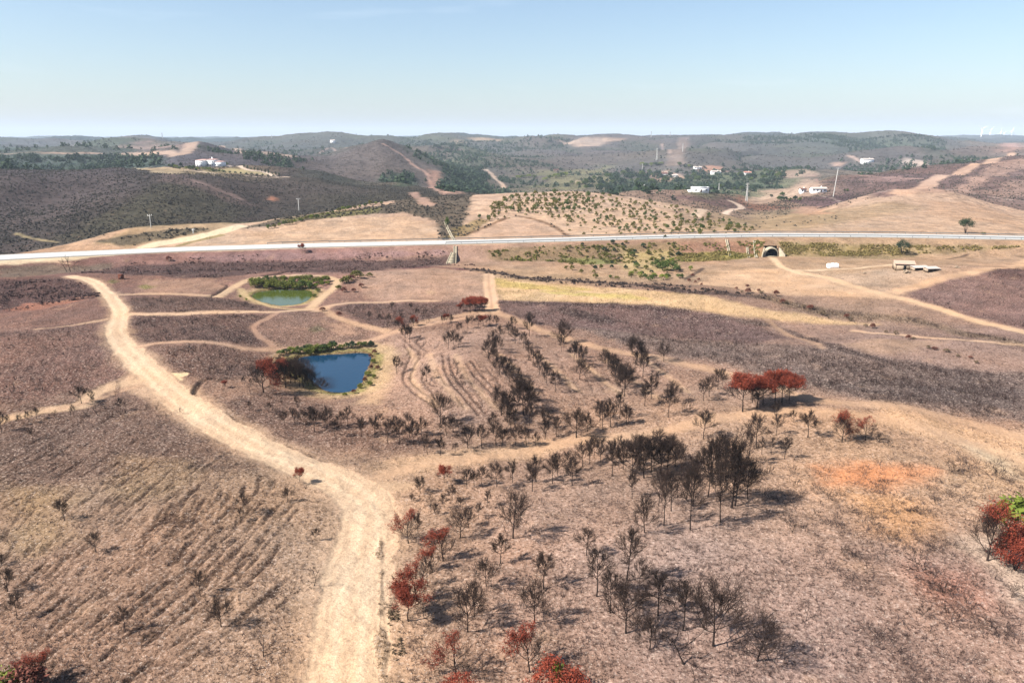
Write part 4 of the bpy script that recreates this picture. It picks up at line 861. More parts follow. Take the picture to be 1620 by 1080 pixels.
# ------------------------------------------------------------------ burnt trees: (picture x, y of the foot, height there, kind) per stand
STANDS = {
 'in the left field|burnt trees of the left field': [(102,823,36,'u'),(152,873,33,'m'),(32,894,16,'s'),(385,811,36,'m'),(380,823,22,'m'),(455,793,24,'b'),(437,831,19,'c'),(422,846,13,'c'),(408,861,12,'s'),(500,855,22,'m'),(317,942,46,'m'),(350,991,52,'b'),(198,997,42,'m'),(27,979,44,'m'),(12,935,42,'b'),(417,1038,30,'s'),(497,926,28,'s'),(3,893,20,'b')],
 'along the side path left of the road|burnt trees by the side path': [(129,638,30,'u'),(144,635,20,'m'),(3,684,36,'m'),(32,672,18,'m'),(46,668,20,'m'),(58,663,20,'u'),(13,667,12,'m'),(52,694,20,'m'),(117,659,20,'m'),(87,660,13,'c'),(147,640,15,'m'),(155,657,26,'s'),(191,649,22,'m'),(233,651,14,'c'),(250,652,14,'c'),(85,720,22,'c'),(285,655,14,'c')],
 'beside the bend of the dirt road|trees beside the road bend': [(703,763,27,'R'),(665,780,29,'b'),(739,772,33,'m'),(762,765,30,'m'),(750,768,26,'m'),(786,770,42,'m'),(811,763,40,'m'),(842,777,45,'m'),(848,762,46,'m'),(874,765,50,'m'),(883,753,40,'m'),(905,768,48,'m'),(715,792,28,'m'),(703,803,24,'m'),(651,793,14,'b'),(689,813,20,'b'),(661,843,36,'m'),(728,850,55,'b'),(741,834,34,'m'),(757,820,26,'m'),(770,803,30,'m'),(681,800,18,'c'),(728,805,20,'m')],
 'beside the lower dirt road|trees beside the lower road': [(646,859,54,'r'),(701,887,52,'r'),(660,951,62,'r'),(676,926,46,'m'),(646,982,58,'R'),(722,1068,66,'r'),(751,974,60,'B'),(740,999,76,'B'),(769,928,50,'B'),(684,905,40,'r')],
 'on the lower middle slope|trees of the lower middle slope': [(812,851,82,'B'),(792,891,50,'m'),(860,931,64,'m'),(845,985,74,'B'),(838,1063,76,'r'),(928,878,48,'m'),(944,943,84,'T'),(992,918,92,'T'),(1012,943,68,'T'),(965,969,76,'T'),(990,1001,86,'B'),(1041,973,78,'m'),(1080,997,92,'T'),(1028,1026,58,'B'),(1082,1050,64,'s'),(800,840,26,'s'),(780,935,16,'c')],
 'standing lowest on the right|trees of the lower right': [(1128,1021,114,'B'),(1198,1045,90,'h'),(1562,886,92,'q')],
 'in the tall stand right of centre|tall burnt trees right of centre': [(1020,842,70,'B'),(1050,831,92,'T'),(1062,808,72,'T'),(1000,788,46,'m'),(1092,838,108,'T'),(1096,800,84,'T'),(1140,826,112,'T'),(1157,803,124,'B'),(1163,800,112,'B'),(1120,786,90,'T'),(1127,762,74,'m'),(1149,755,70,'m'),(1085,790,70,'B'),(1042,800,60,'T'),(1107,762,62,'T'),(1183,790,70,'m'),(1135,740,60,'m'),(1078,760,60,'T'),(1185,733,58,'m')],
 'in the row below the ridge track|row below the ridge track': [(933,733,42,'m'),(951,738,48,'m'),(968,753,62,'m'),(1001,754,64,'b'),(1019,756,72,'b'),(1031,745,58,'m'),(1045,748,60,'m'),(1056,747,58,'b'),(986,742,50,'m'),(940,720,36,'m'),(921,738,40,'m'),(1004,735,52,'m'),(1068,738,50,'b'),(898,745,36,'m'),(1014,725,40,'m'),(1040,722,46,'m'),(1060,728,46,'m'),(978,725,40,'n')],
 'on the brow right of centre|trees on the brow': [(1113,694,50,'m'),(1197,708,58,'m'),(1228,688,38,'m'),(1278,692,47,'m'),(1332,699,50,'q'),(1369,696,38,'r'),(1241,726,38,'m'),(1220,718,30,'n'),(1205,718,28,'n'),(1143,610,28,'m'),(1136,616,36,'m'),(1122,627,34,'m'),(1113,634,38,'m'),(1087,651,26,'c'),(1228,660,30,'m'),(1302,705,16,'c'),(1390,700,18,'c'),(1405,707,14,'c'),(1170,690,20,'c'),(1255,668,22,'m')],
 'in the red topped clump|red topped clump on the brow': [(1175,651,62,'R'),(1197,645,52,'R'),(1207,640,46,'R'),(1226,641,54,'R'),(1248,634,44,'R'),(1190,637,40,'R'),(1237,637,50,'R')],
 'in the row at the foot of the terraces|row at the foot of the terraces': [(572,690,34,'m'),(593,691,38,'m'),(614,702,44,'m'),(632,703,42,'m'),(648,691,40,'m'),(654,703,40,'m'),(667,690,34,'m'),(672,708,24,'m'),(676,718,28,'m'),(697,720,32,'m'),(706,688,34,'m'),(717,684,30,'b'),(740,708,42,'b'),(762,707,40,'m'),(780,684,36,'m'),(785,705,42,'m'),(794,708,34,'m'),(816,705,36,'m'),(833,705,34,'m'),(808,684,40,'m'),(550,674,34,'m'),(530,690,30,'m'),(540,674,26,'m'),(515,672,24,'n'),(500,674,30,'m'),(590,712,14,'c'),(720,716,18,'m'),(750,718,14,'c'),(862,695,34,'m'),(847,704,22,'m'),(602,672,20,'m'),(626,682,28,'m'),(862,680,40,'m'),(880,690,36,'m'),(912,692,52,'b'),(929,683,34,'m'),(954,680,48,'m'),(966,675,46,'m'),(980,662,50,'n'),(992,672,36,'m'),(994,670,30,'m'),(950,664,34,'m'),(975,650,30,'n')],
 'on the terraced knoll|burnt trees of the terraced knoll': [(697,669,56,'b'),(628,592,32,'m'),(675,602,26,'m'),(720,606,30,'c'),(720,584,16,'c'),(733,617,18,'c'),(829,657,62,'m'),(802,660,44,'m'),(838,673,40,'m'),(793,657,46,'b'),(803,667,40,'m'),(788,640,34,'m'),(810,670,34,'m'),(822,633,40,'b'),(830,647,44,'b'),(818,616,40,'b'),(806,604,36,'b'),(800,594,34,'m'),(790,592,30,'b'),(780,580,32,'b'),(773,567,34,'b'),(778,553,34,'m'),(787,557,30,'b'),(842,652,36,'m'),(835,637,38,'m'),(718,545,26,'m'),(709,552,30,'m'),(725,550,24,'m')],
 'in the middle row of the knoll|middle row of the knoll': [(843,580,30,'m'),(853,593,34,'m'),(862,600,32,'m'),(879,619,36,'m'),(865,606,30,'m'),(837,567,30,'m'),(850,575,24,'m'),(828,551,28,'m'),(815,543,30,'b'),(790,538,26,'m'),(805,530,24,'b')],
 'in the rows on the right of the knoll|right rows of the knoll': [(917,600,40,'b'),(920,580,38,'m'),(912,566,30,'m'),(908,572,34,'m'),(887,543,26,'m'),(888,556,28,'m'),(962,584,32,'b'),(968,592,36,'b'),(974,601,38,'b'),(981,612,42,'b'),(988,626,50,'m'),(990,615,44,'b'),(1000,560,34,'b'),(1008,570,38,'b'),(1014,580,38,'b'),(1017,595,44,'m'),(1050,572,34,'b'),(1020,642,40,'m'),(1030,631,42,'m'),(1057,660,52,'m'),(1066,637,36,'m'),(892,542,40,'b'),(838,532,34,'m'),(958,575,26,'m'),(1038,610,24,'n')],
 'along the top of the terraced knoll|trees along the knoll top': [(765,516,18,'R'),(740,520,22,'m'),(757,516,20,'m'),(775,514,18,'m'),(785,517,20,'m'),(747,514,16,'m'),(715,514,18,'m'),(707,510,14,'R'),(632,522,22,'q'),(654,516,18,'q'),(700,513,16,'m'),(641,538,28,'m'),(648,541,30,'m'),(811,520,22,'m'),(838,512,22,'b'),(675,512,16,'c'),(660,500,14,'m'),(726,528,20,'m')],
 'in the scrubby field above the knoll|trees of the field above the knoll': [(602,511,16,'m'),(615,512,18,'m'),(635,510,16,'m'),(585,505,14,'m'),(620,492,16,'m'),(598,498,14,'c'),(672,500,16,'c'),(690,497,14,'c'),(560,500,12,'c'),(650,491,14,'m'),(575,490,12,'c')],
 'in the red clump by the sandy lane|red clump by the sandy lane': [(737,492,20,'R'),(744,494,22,'R'),(752,492,22,'R'),(759,493,24,'R'),(766,491,20,'R'),(728,492,12,'R'),(748,488,20,'R')],
 'left of the blue pond|trees at the blue pond': [(417,621,56,'q'),(428,606,42,'u'),(437,610,44,'b'),(443,607,42,'q'),(452,613,46,'b'),(467,606,44,'h'),(474,612,42,'b'),(480,612,40,'b'),(488,610,36,'h'),(508,622,26,'u'),(460,606,46,'b'),(448,600,40,'u'),(482,604,38,'h'),(470,600,44,'b'),(433,603,30,'m'),(495,612,24,'m'),(356,613,12,'R'),(387,608,14,'m'),(396,610,12,'m')],
 'on the slope right of the road|trees on the slope right of the road': [(395,649,16,'m'),(425,651,16,'m'),(467,673,30,'m'),(450,672,24,'m'),(470,645,22,'m'),(480,673,28,'m'),(498,683,40,'m'),(517,680,38,'m'),(446,640,16,'c'),(492,664,24,'m'),(460,660,18,'n')],
 'among the dead scrub on the right|charred shrubs of the right slope': [(1253,843,18,'c'),(1235,893,18,'c'),(1335,878,20,'c'),(1370,905,24,'c'),(1450,903,34,'c'),(1275,982,22,'s'),(1395,1002,16,'s'),(1520,1032,14,'s'),(1560,995,26,'c'),(1505,985,30,'c'),(1530,960,26,'c'),(1490,940,28,'c'),(1585,975,22,'c'),(1460,975,22,'c'),(1505,745,22,'c'),(1575,760,24,'c'),(1400,770,14,'c'),(1310,790,16,'c'),(1290,820,18,'c'),(1345,810,14,'c'),(1380,830,18,'c'),(1210,735,16,'c'),(1260,770,14,'c'),(1440,745,16,'c'),(1410,855,18,'c'),(1480,800,14,'c'),(1190,845,12,'s'),(1215,815,12,'c'),(1590,1005,20,'s'),(1355,1065,14,'s'),(1100,1075,30,'s'),(1290,900,12,'s'),(1320,945,12,'s'),(1425,1035,14,'s'),(1545,930,24,'c'),(1600,945,30,'c'),(1385,940,14,'c')],
}
for key, lst in STANDS.items():
    place, group = key.split('|')
    place_ = 'field left of the dirt road'
    order = sorted(lst, key=lambda t: t[0])
    for i, (px, py, hp_, kd) in enumerate(order):
        x, y = hit(px, py); h = hgt(px, py, hp_, x, y)
        shrub = kd == 'c'
        var = random.choice(KINDS[kd])
        o = plant(var, 'burnt_shrub' if shrub else 'burnt_tree', x, y, h, random.uniform(.84, 1.1)*(1.1 if kd == 'R' else .84 if 'tall stand' in key else 1), rz=random.uniform(-.5, .5) if kd in 'rq' else None, tilt=random.gauss(0, .05))
        noun = 'shrub' if shrub else ('snag' if kd == 's' else 'tree')
        tag(o, '%s %s %s, %s from left' % (LOOK[kd], noun, place, ORD(i+1)), 'burnt shrub' if shrub else 'burnt tree', group)
# ------------------------------------------------------------------ foreground bushes and the leafy trees near by
def one(var, name, px, py, hpx, label, cat_, w=1., group=None, rz=None):
    x, y = hit(px, py); o = plant(var, name, x, y, hgt(px, py, hpx, x, y), w, rz); tag(o, label, cat_, group); return o
one(LEAF['redb'][0], 'red_bush', 878, 1108, 66, 'large round bush with scorched red leaves at the bottom edge of the picture', 'bush', 1.1)
one(LEAF['lime'][0], 'green_bush', 882, 1100, 52, 'small yellow green sprout on top of the large red bush at the bottom', 'bush', .35)
one(LEAF['redb'][1], 'red_bush', 726, 1112, 44, 'red scorched bush at the bottom edge, left of the larger red bush', 'bush', 1.15)
one(LEAF['redb'][0], 'red_bush', 1606, 902, 62, 'dark red scorched bush at the right edge under the green one', 'bush', .9)
one(LEAF['redb'][1], 'red_bush', 1622, 866, 46, 'red scorched bush behind the bare tree at the right edge', 'bush', .9)
one(LEAF['lime'][1], 'green_bush', 1628, 858, 66, 'bright green leafy bush at the right edge of the picture', 'bush', 1.3)
one(KINDS['r'][0], 'burnt_tree', 66, 1082, 50, 'scorched red tree in the bottom left corner', 'burnt tree', 1.2, rz=0)
one(LEAF['rust'][0], 'scorched_bush', 40, 1100, 50, 'rusty brown bush in the bottom left corner beside the red tree', 'bush', 1.3)
one(LEAF['lime'][0], 'green_bush', 6, 1110, 44, 'yellow green bush at the very bottom left corner', 'bush', 1.2)
one(KINDS['R'][1], 'burnt_tree', 474, 762, 22, 'small red crowned tree at the edge of the dirt road bend', 'burnt tree')
one(LEAF['euc'][0], 'leafy_tree', 1527, 369, 26, 'large rounded green tree standing alone just behind the highway on the right', 'tree', 1.15)
one(LEAF['euc'][1], 'leafy_tree', 1427, 403, 25, 'green tree with a bare trunk behind the ruined farmhouse', 'tree', 1.05)
one(LEAF['green'][0], 'green_bush', 1555, 372, 5, 'low dark bush beside the lone tree behind the highway', 'bush', 1.5)
one(KINDS['s'][1], 'dead_tree', 112, 430, 26, 'forked grey dead tree leaning beside the highway on the left', 'dead tree', 1.)
one(KINDS['s'][0], 'dead_tree', 106, 430, 24, 'thin grey dead tree left of the forked dead tree by the highway', 'dead tree', 1., rz=3.1)
one(LEAF['rust'][0], 'scorched_bush', 267, 413, 9, 'small rusty orange bush beside the highway verge on the left', 'bush')
one(KINDS['R'][0], 'burnt_tree', 478, 399, 14, 'small reddish tree on the near edge of the highway', 'burnt tree')
one(LEAF['dark'][0], 'roadside_shrub', 1052, 376, 5, 'single dark shrub on the near edge of the highway', 'bush')
one(LEAF['green'][1], 'roadside_tree', 707, 358, 16, 'narrow green tree at the end of the ravine behind the highway', 'tree', .5)
# shrubs at the ponds
def row(lst, kinds, name, labelf, cat_, group, w=(.9, 1.2)):
    lst = sorted(lst)
    for i, (px, py, hp_) in enumerate(lst):
        x, y = hit(px, py); o = plant(random.choice(LEAF[kinds[i % len(kinds)]]), name, x, y, hgt(px, py, hp_, x, y), random.uniform(*w))
        tag(o, labelf % ORD(i+1), cat_, group)
row([(404+i*7.4+random.uniform(-2, 2), 457+random.uniform(-4, 1), random.uniform(11, 17)) for i in range(13)]+[(x_, 449+random.uniform(-4, 1), 12) for x_ in range(410, 515, 13)], ['reed', 'green', 'reed'], 'waterside_shrub',
    'leafy green shrub on the far bank of the small green pond, %s from the left', 'shrub', 'shrubs on the far bank of the green pond', (.8, 1.3))
row([(500, 456, 9), (510, 452, 8), (518, 450, 7), (503, 462, 7), (497, 470, 6), (390, 476, 5), (380, 470, 4)], ['reed', 'lime'], 'waterside_shrub',
    'low yellow green shrub at the ends of the small green pond, %s from the left', 'shrub', 'low shrubs at the green pond')
row([(444+i*9.5+random.uniform(-2, 2), 561-i*.9+random.uniform(-2, 1), random.uniform(8, 14)) for i in range(16)]+[(500,556,13),(512,557,12),(526,553,13),(488,560,12)], ['green', 'dark', 'reed'], 'waterside_shrub',
    'green shrub on the far bank of the blue pond, %s from the left', 'shrub', 'shrubs on the far bank of the blue pond', (.9, 1.4))
row([(586, 566, 8), (590, 574, 8), (587, 584, 8), (582, 594, 8), (578, 604, 9), (570, 614, 9), (560, 622, 7), (545, 626, 6), (592, 560, 8), (597, 585, 8), (592, 598, 7), (586, 610, 8)], ['reed', 'rust'], 'waterside_shrub',
    'dry tufted shrub on the right bank of the blue pond, %s from the left', 'shrub', 'tufts on the right bank of the blue pond', (.7, 1.1))
row([(545, 448, 9), (556, 444, 10), (566, 440, 14), (545, 462, 9), (535, 458, 8), (572, 455, 8), (560, 462, 7), (536, 500, 8), (548, 448, 12), (510, 492, 7), (585, 438, 8), (560, 436, 8)], ['rust', 'olive'], 'scorched_shrub',
    'rusty shrub in the patch right of the small green pond, %s from the left', 'shrub', 'rusty shrubs right of the green pond', (1., 1.6))
# ------------------------------------------------------------------ planted hillside behind the highway and the bushes in front of it
def pin(px, py, P):
    return bool(inside(np.array([px], float), np.array([py], float), np.array(P, float))[0])
def fill(P, dx, dy, keep, jit=.33):
    P = np.array(P, float); o = []; y = P[:, 1].min()
    while y < P[:, 1].max():
        x = P[:, 0].min()+random.uniform(0, dx)
        while x < P[:, 0].max():
            q = (x+random.uniform(-jit, jit)*dx, y+random.uniform(-jit, jit)*dy); x += dx
            if pin(*q, P) and random.random() < keep(*q): o.append(q)
        y += dy
    return o
hill = fill([(757,345),(790,318),(830,306),(880,304.5),(960,309),(1010,317),(1090,334),(1160,352),(1205,364),(1150,372),(1080,372),(1000,369),(930,362),(890,350),(850,338),(800,340),(770,352)], 11, 4.2,
            lambda x, y: .95 if x < 950 and y < 335 else .72)
hill = sorted(hill, key=lambda q: q[1]); print('hillside bushes', len(hill)); random.shuffle(hill); hill = sorted(hill[:290], key=lambda q: q[1])
nb = 12
for b_ in range(nb):
    seg = sorted(hill[b_*len(hill)//nb:(b_+1)*len(hill)//nb])
    for i, (px, py) in enumerate(seg):
        x, y = hit(px, py); o = plant(random.choice(LEAF['olive' if random.random() < .7 else 'green']), 'hillside_bush', x, y, random.uniform(1.2, 2.3)*(1.25 if px < 950 and py < 335 else 1), random.uniform(.8, 1.15))
        tag(o, 'olive bush on planted hill, %s from left in %s row below the crest' % (ORD(i+1), ORD(b_+1)), 'bush', 'bushes planted on the hill behind the highway')
low = fill([(880,392),(990,384),(1075,384),(1085,415),(1070,440),(1000,445),(930,440),(880,425),(940,412),(880,405)], 16, 7, lambda x, y: .6)
order = sorted(low)
for i, (px, py) in enumerate(order):
    x, y = hit(px, py); o = plant(random.choice(LEAF['olive' if random.random() < .6 else 'dark']), 'field_bush', x, y, random.uniform(.9, 1.9), random.uniform(.8, 1.3))
    tag(o, 'small olive bush in the dry field before the highway, %s from left' % ORD(i+1), 'bush', 'small bushes in front of the highway')
row([(1048,428,16),(1060,428,18),(1040,424,15),(1070,430,11),(1035,440,9),(1012,437,8),(1020,441,9),(1030,444,10),(1050,443,10),(1056,441,9),(1008,424,10),(1062,415,8),(998,436,8),(966,440,6),(1000,405,8),(1092,428,8),(1075,440,8)], ['green', 'lime', 'green'], 'green_bush',
    'bright green bush in the cluster left of the road tunnel, %s from the left', 'bush', 'green bushes left of the tunnel', (1., 1.5))
row([(1160+i*11+random.uniform(-4, 4), 455+i*3.3+random.uniform(-5, 5), random.uniform(4, 9)) for i in range(36) if i % 3], ['dry', 'rust', 'dry'], 'ditch_bush',
    'scorched bush along the dry stream bed on the right, %s from the left', 'bush', 'bushes along the dry stream bed', (1., 1.7))
row([(1090,446,6),(1100,448,5),(1110,452,5),(1182,455,6),(1165,458,5),(1200,462,6),(1228,468,10),(1096,438,6),(1105,444,5)], ['rust'], 'ditch_bush',
    'small reddish bush at the bend of the ditch, %s from the left', 'bush', 'reddish bushes at the ditch')
row([(425+i*8.5, 361-i*1.85+random.uniform(-1.5, 1.5), random.uniform(5, 9)) for i in range(22)], ['green', 'olive', 'lime'], 'roadside_tree',
    'light green young tree in the line across the dark slope, %s from the left', 'tree', 'line of young green trees on the dark slope')
# villa garden
row([(268+i*5.3, 266+i*.35+random.uniform(-1.5, 2), random.uniform(4, 7)) for i in range(17)]+[(300,268,7),(306,269,8),(312,270,6),(331,262,5),(318,263,7)], ['green', 'dark', 'lime'], 'garden_tree',
    'garden tree on the hilltop left of the white villa, %s from the left', 'tree', 'garden trees of the villa')
row([(338+i*8.6, 272+i*.75, 4.0) for i in range(12)], ['dark'], 'hedge_bush', 'round clipped bush in the row below the white villa, %s from the left', 'bush', 'round bushes below the villa')
row([(386+i*5.6, 266+i*1.3, random.uniform(4, 7)) for i in range(11)], ['tall'], 'cypress', 'narrow dark cypress along the villa driveway, %s from the left', 'tree', 'cypresses along the driveway')
one(LEAF['tall'][0], 'cypress', 275, 265, 8, 'single dark cypress left of the white villa', 'tree', 1.3)
one(LEAF['dark'][1], 'palm_like_tree', 286.5, 265, 9, 'tall thin topped tree left of the white villa', 'tree', .6)
one(LEAF['green'][0], 'garden_tree', 357, 263, 7, 'dense green tree at the right end of the white villa', 'tree', 1.3)
# valley trees
val = fill([(975,272),(1010,268),(1100,276),(1180,270),(1250,276),(1228,292),(1170,304),(1140,300),(1100,292),(1040,294),(960,300),(900,298)], 11, 5.0, lambda x, y: .72)
val = [q for q in val if not (1088 < q[0] < 1130 and q[1] > 289)]; val = sorted(val, key=lambda q: q[1])[:170]; nb = 6
for b_ in range(nb):
    seg = sorted(val[b_*len(val)//nb:(b_+1)*len(val)//nb])
    for i, (px, py) in enumerate(seg):
        x, y = hit(px, py); o = plant(random.choice(LEAF['dark' if random.random() < .65 else 'green']), 'valley_tree', x, y, random.uniform(5, 10), random.uniform(.9, 1.4))
        tag(o, 'green tree among valley houses, %s from left in %s row from the far side' % (ORD(i+1), ORD(b_+1)), 'tree', 'trees among the valley houses')
row([(1236,318,8),(1242,319,9),(1250,319,7),(1258,317,8),(1265,318,6),(1237,311,8),(1232,317,8),(1220,312,5),(1340,303,5),(1336,303,4)], ['dark', 'green'], 'field_tree',
    'dark green tree in the hedge beside the valley fields, %s from the left' , 'tree', 'trees in the field hedge')
row([(1075,262,6),(1090,265,5),(1015,262,6),(1022,263,6),(1030,263,6),(1038,262,6),(1045,261,5),(820,283,6),(828,282,6),(836,281,6),(845,281,5),(880,282,8),(888,280,8),(870,283,7),(862,286,6),(895,279,7),(905,291,6),(915,293,6),(925,292,6)], ['lime', 'green'], 'valley_tree',
    'light green tree at the foot of the far hills, %s from the left', 'tree', 'light green trees at the foot of the far hills', (1.2, 1.8))

# ------------------------------------------------------------------ what nobody could count: stubs, scrub, woods
def scatter(name, templ, n_, ysel, hmin, hmax, mat, dens, seed, urange=.95, area=None):
    """one mesh of many small clumps; dens(x, y, soil speckle) gives the chance of one standing there"""
    g = np.random.default_rng(seed)
    if area is None:
        y = np.exp(g.uniform(math.log(ysel[0]), math.log(ysel[1]), n_)); u = g.uniform(-urange, urange, n_); x = u*y
    else:
        P = wpoly(area); lo = P.min(0); hi = P.max(0); x = g.uniform(lo[0], hi[0], n_); y = g.uniform(lo[1], hi[1], n_)
        k = inside(x, y, P)&(y > 25); x = x[k]; y = y[k]
    ci = np.clip(np.searchsorted(US, x/y), 0, NC-1); ri = np.clip(np.searchsorted(YR, y), 0, NR-1)
    wgt = dens(x, y, SPK[ri, ci], ri, ci)*(1-np.maximum(ROADM[ri, ci], PATHM[ri, ci]))
    onroad = (y > HY1[ci]-2.5) & (y < HY2[ci]+3)
    k = (g.uniform(0, 1, len(x)) < wgt) & ~onroad; x = x[k]; y = y[k]; m = len(x); z = ground_v(x, y)
    for P, pz in ((P1, PZ1), (P2, PZ2)):
        z[inside(x, y, P)] = -30
    a_ = g.uniform(0, 6.28, m); s_ = g.uniform(hmin, hmax, m)
    vs = []; fs_ = []; off = 0; ti = g.integers(0, len(templ), m)
    for q, (TV, TF) in enumerate(templ):
        k = ti == q; mm = k.sum()
        if not mm: continue
        c_, s2 = np.cos(a_[k])[:, None], np.sin(a_[k])[:, None]; S_ = s_[k][:, None]
        V = np.stack([(TV[None, :, 0]*c_-TV[None, :, 1]*s2)*S_+x[k][:, None], (TV[None, :, 0]*s2+TV[None, :, 1]*c_)*S_+y[k][:, None], TV[None, :, 2]*S_+z[k][:, None]], -1).reshape(-1, 3)
        vs.append(V); fs_.append((TF[None]+(np.arange(mm)*len(TV))[:, None, None]).reshape(-1, TF.shape[1])+off); off += len(V)
    if not vs: return
    o = link(name, mesh_np(name, np.concatenate(vs), [np.concatenate([f for f in fs_ if f.shape[1] == w_]) for w_ in (3, 4) if any(f.shape[1] == w_ for f in fs_)], mat)); tag(o, kind='stuff'); return o
g0 = np.random.default_rng(3)
def sticks(n_, sp, th, lay=.3):
    V = []; Fc = []
    for i in range(n_):
        b = g0.normal(0, sp*.4, 2); t = b+g0.normal(0, sp, 2); z = g0.uniform(lay, 1); w_ = g0.normal(0, 1, 2); w_ = w_/np.linalg.norm(w_)*th
        k = len(V); V += [(b[0]-w_[0], b[1]-w_[1], -.05), (b[0]+w_[0], b[1]+w_[1], -.05), (t[0], t[1], z)]; Fc.append((k, k+1, k+2))
    return np.array(V), np.array(Fc)
def clump(n_, r_, size, zf=.6):
    C_ = g0.normal(0, 1, (n_, 3)); C_ /= np.linalg.norm(C_, axis=1)[:, None]; C_[:, 2] = np.abs(C_[:, 2]); C_ *= np.array([r_, r_, zf])*g0.uniform(.55, 1, (n_, 1))
    V, Fc = leaves(C_, 1, .02, size, g0, 0); return V, Fc[0]
stub = [sticks(4, .45, .05) for _ in range(4)]+[sticks(3, .8, .04, .05) for _ in range(3)]
flat_ = [sticks(4, .7, .07, .0) for _ in range(3)]
tall_ = [sticks(5, .22, .035, .5) for _ in range(5)]
bushy = [clump(13, .55, .34, .7) for _ in range(6)]
flake = [(np.array([(-.5, -.3, .02), (.5, -.4, .03), (.4, .45, .04), (-.4, .4, .02), (.05, 0, .3)]), np.array([(0, 1, 4), (1, 2, 4), (2, 3, 4), (3, 0, 4)]))]
brush = [sticks(9, .55, .025, .25) for _ in range(5)]
big = [clump(26, .5, .22, .9) for _ in range(4)]
scatter('burnt_stubble', stub+flat_, 260000, (30, 230), .14, .5, M_STICK, lambda x, y, s, r, c: np.clip(s*.9*(.55+.9*fbm(x, y, 7, 3, 300)), 0, 1), 1)
scatter('pale_stones', flake, 40000, (30, 150), .03, .12, M_STONE, lambda x, y, s, r, c: np.clip(.5+.5*fbm(x, y, 9, 3, 310), 0, 1), 2)
scatter('charred_stems', tall_+brush, 110000, (105, 285), .4, 1.2, M_STICK, lambda x, y, s, r, c: np.clip((s-.68)*3, 0, 1)*np.clip(.6+fbm(x, y, 9, 3, 320), 0, 1), 3)
scatter('burnt_scrub', bushy, 190000, (262, 1300), .5, 1.15, M_SCRUBG, lambda x, y, s, r, c: np.clip((s-.5)*2.2, 0, 1)*np.clip(.55+.6*fbm(x, y, 30, 3, 330), 0, 1)*(y > HY2[c]+4), 4)
scatter('hill_scrub', bushy, 60000, (1300, 3400), 1.8, 3.6, M_SCRUBG, lambda x, y, s, r, c: np.clip((s-.6)*2.2, 0, 1)*np.clip(.35+.7*fbm(x, y, 90, 3, 340), 0, 1), 5)
OL = lambda d: (lambda x, y, s, r, c: d+0*x)
scatter('verge_scrub', bushy, 9000, None, .5, 1.1, M_OLIVE, lambda x, y, s, r, c: np.clip(.1+.6*fbm(x, y, 7, 3, 350), 0, 1), 6, area=[(770,398),(900,388),(1080,384),(1210,382),(1205,404),(1150,410),(1080,414),(985,418),(880,416),(790,412)])
scatter('verge_scrub', bushy, 12000, None, .5, 1.0, M_DRY, lambda x, y, s, r, c: np.clip(.15+.6*fbm(x, y, 7, 3, 360), 0, 1), 7, area=[(1232,383),(1620,390),(1460,402),(1380,405),(1240,405)])
scatter('verge_weeds', bushy, 7000, None, .5, 1.0, M_YEL, lambda x, y, s, r, c: np.clip(-.05+.6*fbm(x, y, 8, 3, 365), 0, 1), 8, area=[(1236,390),(1330,386),(1440,394),(1380,404),(1250,404)])
scatter('verge_weeds', bushy, 5000, None, .5, 1.1, M_YEL, lambda x, y, s, r, c: np.clip(.2+.7*fbm(x, y, 8, 3, 370), 0, 1), 9, area=[(1070,402),(1150,398),(1208,404),(1150,411),(1080,416)])
scatter('dry_grass', stub, 22000, None, .2, .5, M_DRY, lambda x, y, s, r, c: np.clip(.6+.8*fbm(x, y, 6, 3, 380), 0, 1), 10, area=[(783,438),(860,448),(960,455),(1060,462),(1150,474),(1220,492),(1300,502),(1390,512),(1290,512),(1150,498),(1050,486),(920,478),(786,474)])
scatter('rusty_scrub', bushy+tall_, 12000, None, .3, .8, M_MAUVE, lambda x, y, s, r, c: np.clip(.1+.9*fbm(x, y, 8, 3, 390), 0, 1), 11, area=[(120,432),(200,416),(300,408),(420,402),(712,398),(760,420),(640,424),(560,432),(430,430),(330,440),(230,436)])
scatter('rusty_scrub', bushy+tall_, 6000, None, .3, .8, M_MAUVE, lambda x, y, s, r, c: np.clip(.3+.9*fbm(x, y, 8, 3, 395), 0, 1), 12, area=[(-60,445),(0,443),(90,440),(150,455),(165,470),(100,478),(40,490),(-60,500)])
scatter('burnt_brush', bushy, 6000, None, .3, .85, M_SCRUB, lambda x, y, s, r, c: np.clip(.4+.8*fbm(x, y, 6, 3, 397), 0, 1), 13, area=[(735,422),(860,438),(1000,448),(1140,461),(1210,467),(1210,473),(1080,464),(930,452),(800,440),(735,429)])
scatter('dead_brush', brush, 9000, None, .4, 1.1, M_STICK, lambda x, y, s, r, c: np.clip(.1+.8*fbm(x, y, 4, 3, 398), 0, 1), 14, area=[(1150,750),(1620,720),(1620,1100),(1430,1100),(1300,900)])
scatter('roadside_weeds', stub+bushy, 7000, None, .1, .4, M_DRYB, lambda x, y, s, r, c: np.clip(.2+1.0*fbm(x, y, 3, 3, 399), 0, 1), 15, area=[(598,840),(612,840),(628,960),(650,1100),(598,1100)])
